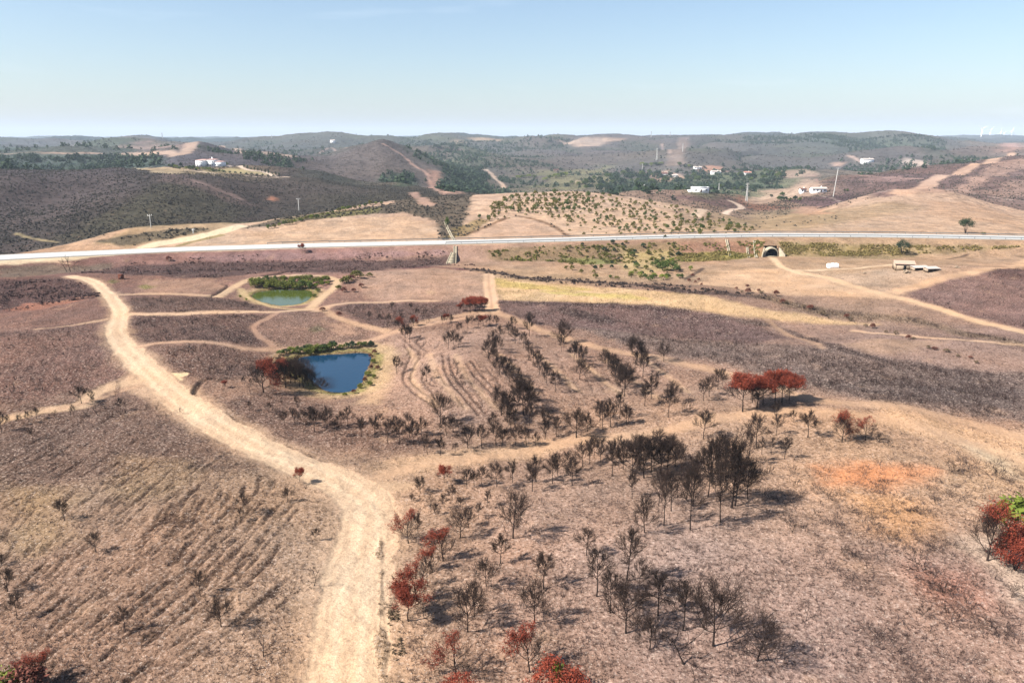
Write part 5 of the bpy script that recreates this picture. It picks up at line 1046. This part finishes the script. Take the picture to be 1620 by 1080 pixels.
for i_, (A_, n_) in enumerate((([(700,280),(720,262),(768,276),(772,303),(720,305),(690,300)], 2600), ([(640,235),(700,228),(770,232),(775,262),(700,268),(655,255)], 2400), ([(0,248),(200,246),(262,250),(262,262),(200,266),(0,268)], 2600), ([(0,230),(200,232),(300,228),(400,234),(520,236),(520,246),(200,240),(0,242)], 2600), ([(970,270),(1100,262),(1270,262),(1300,272),(1240,290),(1100,303),(900,303)], 2600), ([(1250,215),(1400,216),(1500,226),(1480,240),(1300,226),(1130,222)], 9000), ([(560,222),(700,220),(900,222),(900,228),(700,230),(560,228)], 3000), ([(1330,255),(1480,250),(1480,262),(1330,268)], 900), ([(600,285),(625,262),(655,280),(640,296)], 500))):
    scatter('far_wood', big, n_, None, 3.5, 8, M_DKGREEN, lambda x, y, s, r, c: np.clip(.55+.9*fbm(x, y, 60, 3, 400), 0, 1), 20+i_, area=A_)

scatter('hillside_shrubs', bushy, 1500, None, .6, 1.3, M_OLIVE, lambda x, y, s, r, c: .22+0*x, 40, area=[(745,355),(790,318),(830,306),(880,304.5),(960,309),(1010,317),(1090,334),(1160,352),(1205,364),(1150,372),(1000,370),(900,374),(890,352),(850,340)])

scatter('hillside_trees', big, 60000, (850, 3400), 3, 6.5, M_DKGREEN, lambda x, y, s, r, c: np.clip((s-.6)*2, 0, 1)*np.clip(-.25+.7*fbm(x, y, 240, 4, 109)+.5*fbm(x, y, 60, 3, 410)+1.1*sst(.2, .03, BIL[r, c]), 0, 1), 41)
# ------------------------------------------------------------------ houses and other built things
M_WALL = simple('white_render', WHITE, var=.04, scale=1.5, lin=True); M_TILE = simple('terracotta_tiles', (222,158,138), var=.2, scale=6); M_VTILE = simple('faded_red_tiles', (236,190,178), var=.12, scale=6); M_ROOFP = simple('pale_roof', (226,210,200), var=.08, scale=4)
M_GLASS = simple('dark_glass', (60,70,80), var=.1, rough=.2, spec=.5); M_STONE_W = simple('ruin_stone', (196,174,150), var=.25, scale=2.5); M_BROWN = simple('brown_roof', (128,92,82), var=.2, scale=3); M_WOOD = simple('weathered_wood', (120,96,76), var=.2)
M_DARK = simple('opening_shade', (24,22,22), var=.1); M_RUSTM = simple('rusted_iron', (138,78,56), var=.2)  # M_DARK: shade inside openings, put into the colour
def house(name, px, py, W, D, Hh, label, rz=0., roof='gable', rm=None, wm=None, wins=3, extra=None, sub=True):
    x, y = hit(px, py); y += D/2; z = min(ground(x+a_, y+b_) for a_ in (-W/2, W/2) for b_ in (-D/2, D/2))-.1
    g1 = max(ground(x+a_, y-D/2) for a_ in (-W/2, 0, W/2)); base = g1-z; Hh = Hh+base; rm = rm or M_TILE; wm = wm or M_WALL
    root = empty(name, (x, y, z), rz); tag(root, label, 'house')
    m = MB(); m.box(-W/2, W/2, -D/2, D/2, 0, Hh)
    if roof == 'gable': m.add([(-W/2, -D/2, Hh), (-W/2, D/2, Hh), (-W/2, 0, Hh+D*.2), (W/2, -D/2, Hh), (W/2, D/2, Hh), (W/2, 0, Hh+D*.2)], [(0, 2, 1), (3, 4, 5)])
    if extra: m.box(*extra)
    m.build('wall', wm, root)
    r_ = MB(); o_ = .45
    if roof == 'gable':
        h1 = Hh-.2*o_; h2 = Hh+D*.2
        for s_ in (-1, 1):
            for t_ in (0, .18):
                r_.add([(-W/2-o_, s_*(D/2+o_), h1+t_+.03), (W/2+o_, s_*(D/2+o_), h1+t_+.03), (W/2+o_, 0, h2+t_+.03), (-W/2-o_, 0, h2+t_+.03)], [(0, 1, 2, 3)])
            r_.add([(-W/2-o_, s_*(D/2+o_), h1+.03), (W/2+o_, s_*(D/2+o_), h1+.03), (W/2+o_, s_*(D/2+o_), h1+.21), (-W/2-o_, s_*(D/2+o_), h1+.21)], [(0, 1, 2, 3)])
    elif roof == 'hip':
        a_, b_, c_ = W/2+o_, D/2+o_, max(W/2-D/2, .5); h1, h2 = Hh+.02, Hh+D*.2
        V = [(-a_, -b_, h1), (a_, -b_, h1), (a_, b_, h1), (-a_, b_, h1), (-c_, 0, h2), (c_, 0, h2)]
        r_.add(V, [(0, 1, 5, 4), (2, 3, 4, 5)]); r_.add(V, [(1, 2, 5), (3, 0, 4)]); r_.box(-a_, a_, -b_, b_, h1-.2, h1-.01)
    else:
        r_.box(-W/2-.15, W/2+.15, -D/2-.15, -D/2+.15, Hh+.01, Hh+.5); r_.box(-W/2-.15, W/2+.15, D/2-.15, D/2+.15, Hh+.01, Hh+.5); r_.box(-W/2-.15, -W/2+.15, -D/2+.15, D/2-.15, Hh+.01, Hh+.5); r_.box(W/2-.15, W/2+.15, -D/2+.15, D/2-.15, Hh+.01, Hh+.5); r_.box(-W/2+.15, W/2-.15, -D/2+.15, D/2-.15, Hh+.01, Hh+.12)
    rf = r_.build('roof', rm, root)
    if roof != 'flat' and sub:
        c = MB(); c.box(W*.2, W*.2+.7, .6, 1.3, Hh, Hh+D*.2+.9); c.build('chimney', wm, rf)
    for i in range(wins):
        xx = -W/2+W*(i+.5)/wins
        if i == wins//2 and wins > 1:
            d = MB(); d.box(xx-.55, xx+.55, -D/2-.06, -D/2+.05, base+.02, base+2.1); d.build('door', M_WOOD, root)
        else:
            w_ = MB(); w_.box(xx-.7, xx+.7, -D/2-.05, -D/2+.05, base+1.0, base+2.2); w_.build('window', M_GLASS, root)
    for s_ in (-1, 1):
        w_ = MB(); w_.box(s_*W/2-.05, s_*W/2+.05, -.6, .6, base+1.0, base+2.1); w_.build('window', M_GLASS, root)
    return root
# the white villa: long main wing, higher middle block, left wing turned to the viewer
x, y = hit(331, 264); y += 8; z = min(ground(x-15, y-7), ground(x+16, y-7), ground(x, y-7))-.2
vl = empty('villa', (x, y, z), R(-20)); tag(vl, 'long white villa with pale red tiled roofs on the hilltop at left', 'villa')
def vbox(x0, x1, y0, y1, h, rf_='hip'):
    m = MB(); m.box(x0, x1, y0, y1, 0, h); m.build('wall', M_WALL, vl)
    r_ = MB(); o_ = .5; a_, b_, c_, d_ = x0-o_, x1+o_, y0-o_, y1+o_; w_ = min(b_-a_, d_-c_)/2; hh = w_*.2
    if b_-a_ > d_-c_: e_, f_ = (a_+w_, (c_+d_)/2), (b_-w_, (c_+d_)/2)
    else: e_, f_ = ((a_+b_)/2, c_+w_), ((a_+b_)/2, d_-w_)
    V = [(a_, c_, h+.15), (b_, c_, h+.15), (b_, d_, h+.15), (a_, d_, h+.15), (*e_, h+hh), (*f_, h+hh)]
    if b_-a_ > d_-c_: r_.add(V, [(0, 1, 5, 4), (2, 3, 4, 5)]); r_.add(V, [(1, 2, 5), (3, 0, 4)])
    else: r_.add(V, [(1, 2, 5, 4), (3, 0, 4, 5)]); r_.add(V, [(0, 1, 4), (2, 3, 5)])
    r_.box(a_, b_, c_, d_, h+.01, h+.14)
    return r_.build('roof', M_VTILE, vl)
vbox(-15.5, -5, -10, 5, 6.6); r2 = vbox(-5, 6, -4, 6, 7.2); vbox(6, 16, -3, 5, 5.2)
ch_ = MB(); ch_.box(0, 1, 0, 1, 7, 9.8); ch_.build('chimney', M_WALL, r2)
for (xx, yy, zz, w_) in ((-13.2, -10, 3.6, 1.3), (-10.2, -10, 3.6, 1.3), (-7.4, -10, 3.6, 1.3), (-13.2, -10, .9, 1.3), (-7.4, -10, .9, 1.3), (-3, -4, 4.4, 1.4), (.4, -4, 4.4, 1.4), (3.8, -4, 4.4, 1.4), (-3, -4, 1.2, 2), (3.6, -4, 1.2, 2), (8, -3, 1.6, 1.5), (11, -3, 1.6, 1.5), (14, -3, 1.6, 1.5)):
    q = MB(); q.box(xx-w_/2, xx+w_/2, yy-.06, yy+.04, zz, zz+1.6); q.build('window', M_GLASS, vl)
q = MB(); q.box(-.2, 1, -4.07, -3.95, .3, 2.6); q.build('door', M_WOOD, vl); vl.scale = (.82, .82, .92)
house('hill_house', 1109, 305, 12, 8, 3.2, 'low white house with flat roof on the burnt knoll in the valley', roof='flat', rm=M_WALL, extra=(-9, -6, -3, 3, 0, 2.6))
house('farmhouse', 1133, 277, 15, 9, 4.5, 'white house among trees behind the knoll house', rm=M_ROOFP)
house('farmhouse', 1053, 279, 17, 9, 4, 'long low building with dark brown roof on the far side of the valley', rm=M_BROWN, wins=4)
house('farmhouse', 1068, 281, 9, 7, 3.2, 'small pale house right of the dark brown roofed building', rm=M_ROOFP, wins=2)
house('farmhouse', 1183, 277, 11, 7, 3.5, 'house with terracotta roof among the valley trees', wins=2)
house('farmhouse', 1296, 305, 13, 6, 3.0, 'long white farmhouse beside the pale field lane on the right', rm=M_ROOFP, wins=4)
house('cottage', 1271, 306, 5, 5, 2.6, 'small brown cottage left of the long white farmhouse', rm=M_BROWN, wins=2)
house('farmhouse', 1373, 258.5, 22, 10, 5, 'white house at the foot of the far wooded ridge', rm=M_ROOFP, wins=4)
house('cottage', 1018, 298.5, 6, 5, 2.8, 'tiny white cottage behind the planted hill', rm=M_ROOFP, wins=2)
house('cottage', 526, 226.5, 13, 9, 6, 'tiny white house on the far left ridge', rm=M_ROOFP, wins=2)
house('cottage', 880, 272.5, 9, 6, 3, 'small grey stone house on the dark far slope', rm=M_BROWN, wm=M_STONE_W, wins=2)
house('ruin', 918, 292, 12, 8, 3.5, 'pale ruined stone house below the light green trees', rm=M_STONE_W, wm=M_STONE_W, roof='flat', wins=2)
house('ruin', 1104, 268, 14, 8, 3, 'pale building at the foot of the orange clearing', rm=M_ROOFP, wins=3)
# ruined farm beside the lane
x, y = hit(1436, 427); z = ground(x, y)-.15
rn = empty('ruined_farmhouse', (x, y, z), R(-14)); tag(rn, 'ruined stone farmhouse with a partly tiled roof below the highway', 'ruin')
m = MB(); m.box(-4.2, -3.8, 0, 4.6, 0, 2.7); m.box(-3.8, 2.2, 0, .4, 0, 2.3); m.box(-3.8, 2.2, 4.2, 4.6, 0, 3.1); m.box(1.8, 2.2, .4, 4.2, 0, 2.4); m.build('wall', M_STONE_W, rn)
m = MB(); m.add([(-4.6, -.3, 2.42), (2.5, -.3, 2.42), (2.5, 2.4, 3.5), (-4.6, 2.4, 3.5)], [(0, 1, 2, 3)]); m.add([(-4.6, 2.4, 3.5), (2.5, 2.4, 3.5), (2.5, 5.0, 3.0), (-4.6, 5.0, 3.0)], [(0, 1, 2, 3)]); m.add([(-4.6, -.3, 2.55), (2.5, -.3, 2.55), (2.5, 2.4, 3.63), (-4.6, 2.4, 3.63)], [(0, 1, 2, 3)]); m.add([(-4.6, 2.4, 3.63), (2.5, 2.4, 3.63), (2.5, 5.0, 3.13), (-4.6, 5.0, 3.13)], [(0, 1, 2, 3)]); m.build('roof', simple('faded_tiles', (222,186,164), var=.2, scale=5), rn)
m = MB(); m.box(-1.5, -.6, -.05, .02, .1, 1.9); m.build('door', M_DARK, rn); rn.scale = (.8, .8, .72)  # near-black panel on the wall, doorway shade as colour
for i_, (dx, dy, L_, lab) in enumerate(((2.6, -1.6, 5.2, 'long open shed with a pale sheet roof joined to the ruin'), (4.4, -4.4, 4.2, 'low pale roofed shed in front of the ruined farmhouse'))):
    sx, sy = x+dx, y+dy; sz = ground(sx, sy)-.1
    s_ = empty('farm_shed', (sx, sy, sz), R(8)); tag(s_, lab, 'shed', 'sheds of the ruined farm')
    m = MB(); m.box(-L_/2, L_/2, .8, 1.1, 0, 1.5); m.box(-L_/2, -L_/2+.3, -1.2, .8, 0, 1.3); m.box(L_/2-.3, L_/2, -1.2, .8, 0, 1.3); m.build('wall', M_STONE_W, s_)
    m = MB(); m.add([(-L_/2-.2, -1.5, 1.35), (L_/2+.2, -1.5, 1.35), (L_/2+.2, 1.4, 1.9), (-L_/2-.2, 1.4, 1.9)], [(0, 1, 2, 3)]); m.add([(-L_/2-.2, -1.5, 1.43), (L_/2+.2, -1.5, 1.43), (L_/2+.2, 1.4, 1.98), (-L_/2-.2, 1.4, 1.98)], [(0, 1, 2, 3)]); m.build('roof', M_ROOFP, s_); s_.scale = (.9, .8, .65)
for i_, (px, py, w_, lab) in enumerate(((1420, 425, 2.2, 'heap of pale rubble at the left end of the ruined farm'), (1435, 432, 1.7, 'heap of stones in front of the ruined farmhouse'), (1513, 424, 1.2, 'small dark stone heap in the field right of the ruin'), (1368, 433, .9, 'small dark stone heap on the field left of the ruin'))):
    bx, by = hit(px, py); g = np.random.default_rng(400+i_); r_ = MB()
    for k in range(34):
        c_ = np.array([g.normal(0, w_*.26), g.normal(0, w_*.2), 0]); c_[2] = max(0, .5*w_*math.exp(-(c_[0]**2+c_[1]**2)/w_**2)*g.uniform(.2, 1)); s_ = g.uniform(.15, .35)*w_*.5
        v = g.normal(0, 1, (8, 3))*.25+np.array([(a_, b_, d_) for a_ in (-1, 1) for b_ in (-1, 1) for d_ in (-1, 1)]); r_.add(c_+v*s_*.6, [(0, 1, 3, 2), (4, 6, 7, 5), (0, 4, 5, 1), (2, 3, 7, 6), (0, 2, 6, 4), (1, 5, 7, 3)])
    o = r_.build('rubble_heap', M_STONE_W); o.location = (bx, by, ground(bx, by)); tag(o, lab, 'rubble', 'stone heaps by the ruin')
# white tank
x, y = hit(1317, 423); o = empty('water_tank', (x, y, ground(x, y)-.05), R(10)); tag(o, 'white box shaped water tank alone in the field left of the ruin', 'tank')
m = MB(); a_ = np.linspace(0, math.pi, 9); prof = [(-1.0, 0), (-1.0, .9)]+[(-math.cos(t)*1.0, .9+math.sin(t)*.45) for t in a_[1:-1]]+[(1.0, .9), (1.0, 0)]; n_ = len(prof)
V = [(-1.5, p, q) for p, q in prof]+[(1.5, p, q) for p, q in prof]; m.add(V, [(i, i+1, n_+i+1, n_+i) for i in range(n_-1)])
for s_ in (0, n_): m.add(V, [(s_+i, s_+i+1, s_+n_-1) for i in range(n_-2)])
m.build('tank_body', M_WALL, o); m = MB(); m.tube([(0, 0, 1.3), (0, 0, 1.5)], .3, 10, True); m.build('lid', M_WALL, o); m = MB(); m.box(-1.2, -1.0, -1.1, 1.1, -.1, .12); m.box(1.0, 1.2, -1.1, 1.1, -.1, .12); m.build('skid', M_WOOD, o)
# rusty box by the highway verge
x, y = hit(192, 441); o = empty('rusty_box', (x, y, ground(x, y)-.05), R(15)); tag(o, 'rusty brown box shaped hut in the scrub between highway and pond', 'box')
m = MB(); m.box(-.65, .65, -.5, .5, 0, 1.25); m.build('box_body', M_RUSTM, o); m = MB(); m.box(-.75, .75, -.6, .6, 1.255, 1.36); m.build('lid', M_RUSTM, o); m = MB(); m.box(-.3, .3, -.53, -.49, .1, 1.0); m.build('door', M_BROWN, o)
# pale slab beside the road
# ------------------------------------------------------------------ road tunnel through the embankment
t0 = TUN; root = empty('tunnel_portal', (t0[0], t0[1], t0[2])); tag(root, 'arched concrete road tunnel portal in the highway embankment', 'tunnel')
hw, sp_, L_ = 2.1, .6, 30
arc = [(-hw, 0), (-hw, sp_)]+[(-math.cos(t)*hw, sp_+math.sin(t)*hw) for t in np.linspace(0, math.pi, 15)[1:-1]]+[(hw, sp_), (hw, 0)]
oarc = [(-hw-.45, 0), (-hw-.45, sp_)]+[(-math.cos(t)*(hw+.45), sp_+math.sin(t)*(hw+.45)) for t in np.linspace(0, math.pi, 15)[1:-1]]+[(hw+.45, sp_), (hw+.45, 0)]
n_ = len(arc); m = MB()
V = [(p, -.5, q) for p, q in arc]+[(p, -.5, q) for p, q in oarc]+[(p, 1.6, q) for p, q in oarc]
m.add(V, [(i, n_+i, n_+i+1, i+1) for i in range(n_-1)]+[(n_+i, 2*n_+i, 2*n_+i+1, n_+i+1) for i in range(n_-1)])
m.build('arch_ring', m_conc, root)
m = MB(); m.add([(p, -.45, q) for p, q in arc]+[(p*1, L_, q) for p, q in arc], [(i, i+1, n_+i+1, n_+i) for i in range(n_-1)]); m.build('tunnel_lining', M_DARK, root)  # lining coloured near black to stand for the shade inside
m = MB(); m.add([(-hw, L_, 0), (hw, L_, 0), (hw, L_, 3.2), (-hw, L_, 3.2)], [(0, 1, 2, 3)]); m.build('dark_end_sheet', M_DARK, root)  # added dark sheet closing the far end, stands for inner shade
m = MB()
for s_ in (-1, 1):
    x0 = s_*(hw+.46); x1 = s_*(hw+1.8)
    V = [(x0, -.35, -.3), (x1, -2.8, -.3), (x1, -2.8, .9), (x0, -.35, 3.1)]; W = [(a_+s_*.3, b_+.15, c_) for a_, b_, c_ in V]
    m.add(V+W, [(0, 1, 2, 3), (4, 7, 6, 5), (3, 2, 6, 7), (1, 5, 6, 2)])
m.build('wing_wall', m_conc, root)
m = MB(); m.box(-hw+.05, hw-.05, -1.5, 0, .0, .06); m.build('threshold', m_conc, root)
# drainage chutes on the embankment
def chute(p, q, w_, lab, name='drainage_chute', grp='concrete drainage chutes of the highway'):
    A = np.array(hit(*p)); B = np.array(hit(*q)); t = np.linspace(0, 1, 14); P = A+(B-A)*t[:, None]; z = np.array([ground(*v) for v in P])
    d = (B-A)/np.linalg.norm(B-A); nrm = np.array([-d[1], d[0]]); o = empty(name, (*A, ground(*A))); tag(o, lab, 'drain', grp)
    base = np.array([*A, ground(*A)])
    for nm, a0_, a1_, h0, h1 in (('channel_bed', -w_/2, w_/2, .1, .1), ('side_wall', -w_/2-.18, -w_/2, .0, .38), ('side_wall', w_/2, w_/2+.18, .0, .38)):
        V = []
        for i in range(len(P)):
            for off in (a0_, a1_):
                for h in ((-.4, h0) if nm == 'channel_bed' else (-.4, h1)): V.append([*(P[i]+nrm*off), z[i]+h])
        V = np.array(V)-base; k = np.arange(len(P)-1)*4; m = MB()
        for f_ in ((1, 3, 7, 5), (0, 1, 5, 4), (3, 2, 6, 7)): m.add(V if not m.n else np.zeros((0, 3)), np.stack([k+j for j in f_], -1)-(m.n if m.n else 0))
        m.build(nm, m_conc, o)
    return o
chute((1149,380), (1155,405), .5, 'pale concrete chute down the embankment, leftmost of three left of the tunnel')
chute((1182,392), (1185,408), .4, 'short pale concrete chute down the embankment, middle of three left of the tunnel')
chute((1193,381), (1197,408), .5, 'pale concrete chute down the embankment, nearest to the tunnel')
chute((720,390), (720,401), .9, 'concrete chute straight down from the highway into the stepped basin')
chute((704,352), (719,380), .6, 'narrow concrete channel coming down the ravine behind the highway')
A = np.array(hit(718, 400)); B = np.array(hit(716, 417)); o = empty('stilling_basin', (*A, ground(*A)), 0); tag(o, 'pale stepped concrete basin below the highway at the end of the chute', 'drain')
zz = ground(*A); zb = ground(*B); Ln = np.linalg.norm(B-A); m = MB(); s2 = MB()
for i in range(7):
    y0 = -Ln*i/7; y1 = -Ln*(i+1)/7; zt = (zb-zz)*(i+.5)/7; w_ = .55+.1*i; m.box(-w_, w_, y1, y0-.004*i, zt-.8, zt+.12); s2.box(-w_, w_, y1+.02, y1+.25, zt+.125, zt+.5)
m.build('stepped_bed', m_conc, o); s2.build('step_sill', m_conc, o)
for s_ in (-1, 1):
    m = MB(); m.add([(s_*.72, .1, -.8), (s_*1.4, -Ln, zb-zz-.8), (s_*1.4, -Ln, zb-zz+.35), (s_*.72, .1, .35), (s_*.95, .1, -.8), (s_*1.65, -Ln, zb-zz-.8), (s_*1.65, -Ln, zb-zz+.35), (s_*.95, .1, .35)], [(0, 1, 2, 3), (4, 7, 6, 5), (3, 2, 6, 7), (1, 5, 6, 2)]); m.build('side_wall', m_conc, o)
# ------------------------------------------------------------------ poles, masts, turbines
M_POLE = simple('pale_concrete_pole', (225,222,216), var=.08); M_TURB = simple('turbine_white', WHITE, lin=True, var=.02, rough=.5)
TOPS = {}
def pole(px, py, hpx, lab, lattice=False, rad=.16, arm=1.6):
    x, y = hit(px, py); z = ground(x, y); h = CH+ray(px, py-hpx)[1]*y-z
    o = empty('power_pylon' if lattice else 'power_pole', (x, y, z-.2)); tag(o, lab, 'pylon' if lattice else 'power pole', 'pylons' if lattice else 'power poles')
    m = MB()
    if lattice:
        w_ = h*.05
        for sx in (-1, 1):
            for sy in (-1, 1): m.tube([(sx*w_, sy*w_, 0), (sx*w_*.25, sy*w_*.25, h)], rad*.6, 4)
        for i in range(9):
            a_ = i/9; b_ = (i+1)/9; wa = w_*(1-.75*a_); wb = w_*(1-.75*b_)
            for s_ in (-1, 1): m.tube([(-wa, s_*wa, h*a_), (wb, s_*wb, h*b_)], rad*.35, 3); m.tube([(wa, s_*wa, h*a_), (-wb, s_*wb, h*b_)], rad*.35, 3); m.tube([(s_*wa, -wa, h*a_), (s_*wb, wb, h*b_)], rad*.35, 3)
        m.build('mast', M_POLE, o); m = MB()
        for f_ in (.82, .92, .99): m.tube([(-h*.1, 0, h*f_), (0, 0, h*f_+.4), (h*.1, 0, h*f_)], rad*.6, 4)
        m.build('crossarm', M_POLE, o)
    else:
        m.tube([(0, 0, 0), (0, 0, h)], [rad*1.3, rad*.8], 8, True); m.build('mast', M_POLE, o)
        m = MB(); m.box(-arm, arm, -.08, .08, h-.7, h-.5); m.build('crossarm', M_POLE, o)
        for k in (-1, 0, 1):
            m = MB(); m.tube([(k*arm*.9, 0, h-.49), (k*arm*.9, 0, h-.1)], .07, 6, True); m.build('insulator', M_TURB, o)
    TOPS[(px, py)] = (x, y, z+h); return o
pole(239, 360, 22, 'pale concrete power pole on the dark slope at left, above the bare mound', rad=.14, arm=.9)
pole(306, 369, 8, 'short pale post on the dark mound beside the side road', rad=.2, arm=.4)
pole(473, 333, 20, 'pale power pole on the dark ridge right of the villa hill', rad=.2, arm=1.2)
pole(1318, 312, 47, 'tall leaning pale pole on the burnt field at right', rad=.26, arm=1.2).rotation_euler = (0, R(4), 0)
pole(1181, 318, 28, 'lattice pylon beside the burnt knoll in the valley', True, rad=.28)
pole(1039, 253, 18, 'lattice pylon on the dark far slope at centre', True, rad=.5)
pole(1016, 273, 14, 'small thin pylon left of the brown roofed building', True, rad=.3)
pole(1137, 304, 14, 'thin pylon right of the white house on the knoll', True, rad=.22)
pole(1080, 240, 12, 'thin pylon on the firebreak of the far ridge', True, rad=.4)
for px, py, hp_, lab in ((257, 219.5, 9, 'faint mast on the far left ridge line'), (430, 219, 5, 'faint mast on the skyline right of the villa'), (1030, 217, 9, 'faint mast on the skyline above the valley'), (1060, 216, 7, 'faint mast on the skyline left of the firebreak')): pole(px, py, hp_, lab, True, rad=.7)
# overhead wires from the tall pole to the right
p0 = TOPS[(1318, 312)]
for i_, (dz, lab) in enumerate(((-.6, 'thin upper power wire crossing the burnt slope at right'), (-2.2, 'thin lower power wire crossing the burnt slope at right'))):
    q1 = (430., 600., 34.+dz); t = np.linspace(0, 1, 30)[:, None]; P = np.array([p0[0], p0[1], p0[2]+dz])*(1-t)+np.array(q1)*t; P[:, 2] -= 16*(t*(1-t))[:, 0]
    m = MB(); m.tube(P, .05, 4); o = m.build('power_wire', m_steel); tag(o, lab, 'power wire', 'overhead power wires')
def turbine(px, hub, Yd, Rb, a0_, lab):
    u_, s_ = ray(px, hub); x, y = u_*Yd, Yd; zh = CH+s_*Yd; z = ground(x, y)-2
    o = empty('wind_turbine', (x, y, z)); tag(o, lab, 'wind turbine', 'wind turbines on the skyline'); H_ = zh-z
    m = MB(); m.tube([(0, 0, 0), (0, 0, H_)], [2.6, 1.7], 12, True); m.build('tower', M_TURB, o)
    m = MB(); m.box(-2, 2, -4, 8, H_, H_+4); m.build('nacelle', M_TURB, o)
    hb = MB(); hb.tube([(0, -7, H_+2), (0, -4, H_+2)], [1.2, 2.2], 10, True); hb = hb.build('hub', M_TURB, o)
    for k in range(3):
        a_ = a0_+k*2*math.pi/3; d = np.array([math.cos(a_), 0, math.sin(a_)]); P = np.array([0, -6, H_+2])+d*np.linspace(0, Rb, 6)[:, None]; q = MB(); q.tube(P, [1.0, 1.9, 1.6, 1.2, .9, .4], 5); q.build('blade', M_TURB, o)
turbine(1554, 204, 5000, 38, .5, 'largest white wind turbine on the right skyline, leftmost of the group')
turbine(1567, 206.5, 5900, 34, .9, 'white wind turbine on the skyline, second from the left')
turbine(1584, 209, 6100, 30, 1.7, 'white wind turbine on the skyline, third from the left')
turbine(1589, 209.5, 5950, 28, .3, 'white wind turbine on the skyline, fourth from the left')
turbine(1601, 208, 5900, 32, 1.3, 'white wind turbine on the skyline, rightmost of the group')
# ------------------------------------------------------------------ haze: even air round everything
hz_ = MB(); hz_.box(-19500, 19500, -19600, 19400, -75, 260)
hm = bpy.data.materials.new('haze'); hm.use_nodes = True; nt = hm.node_tree
for n_ in list(nt.nodes):
    if n_.type == 'BSDF_PRINCIPLED': nt.nodes.remove(n_)
pv = nt.nodes.new('ShaderNodeVolumePrincipled'); pv.inputs['Color'].default_value = (.72, .84, 1, 1); pv.inputs['Density'].default_value = .00009
nt.links.new(pv.outputs[0], nt.nodes['Material Output'].inputs['Volume'])
tag(hz_.build('haze', hm), kind='stuff')
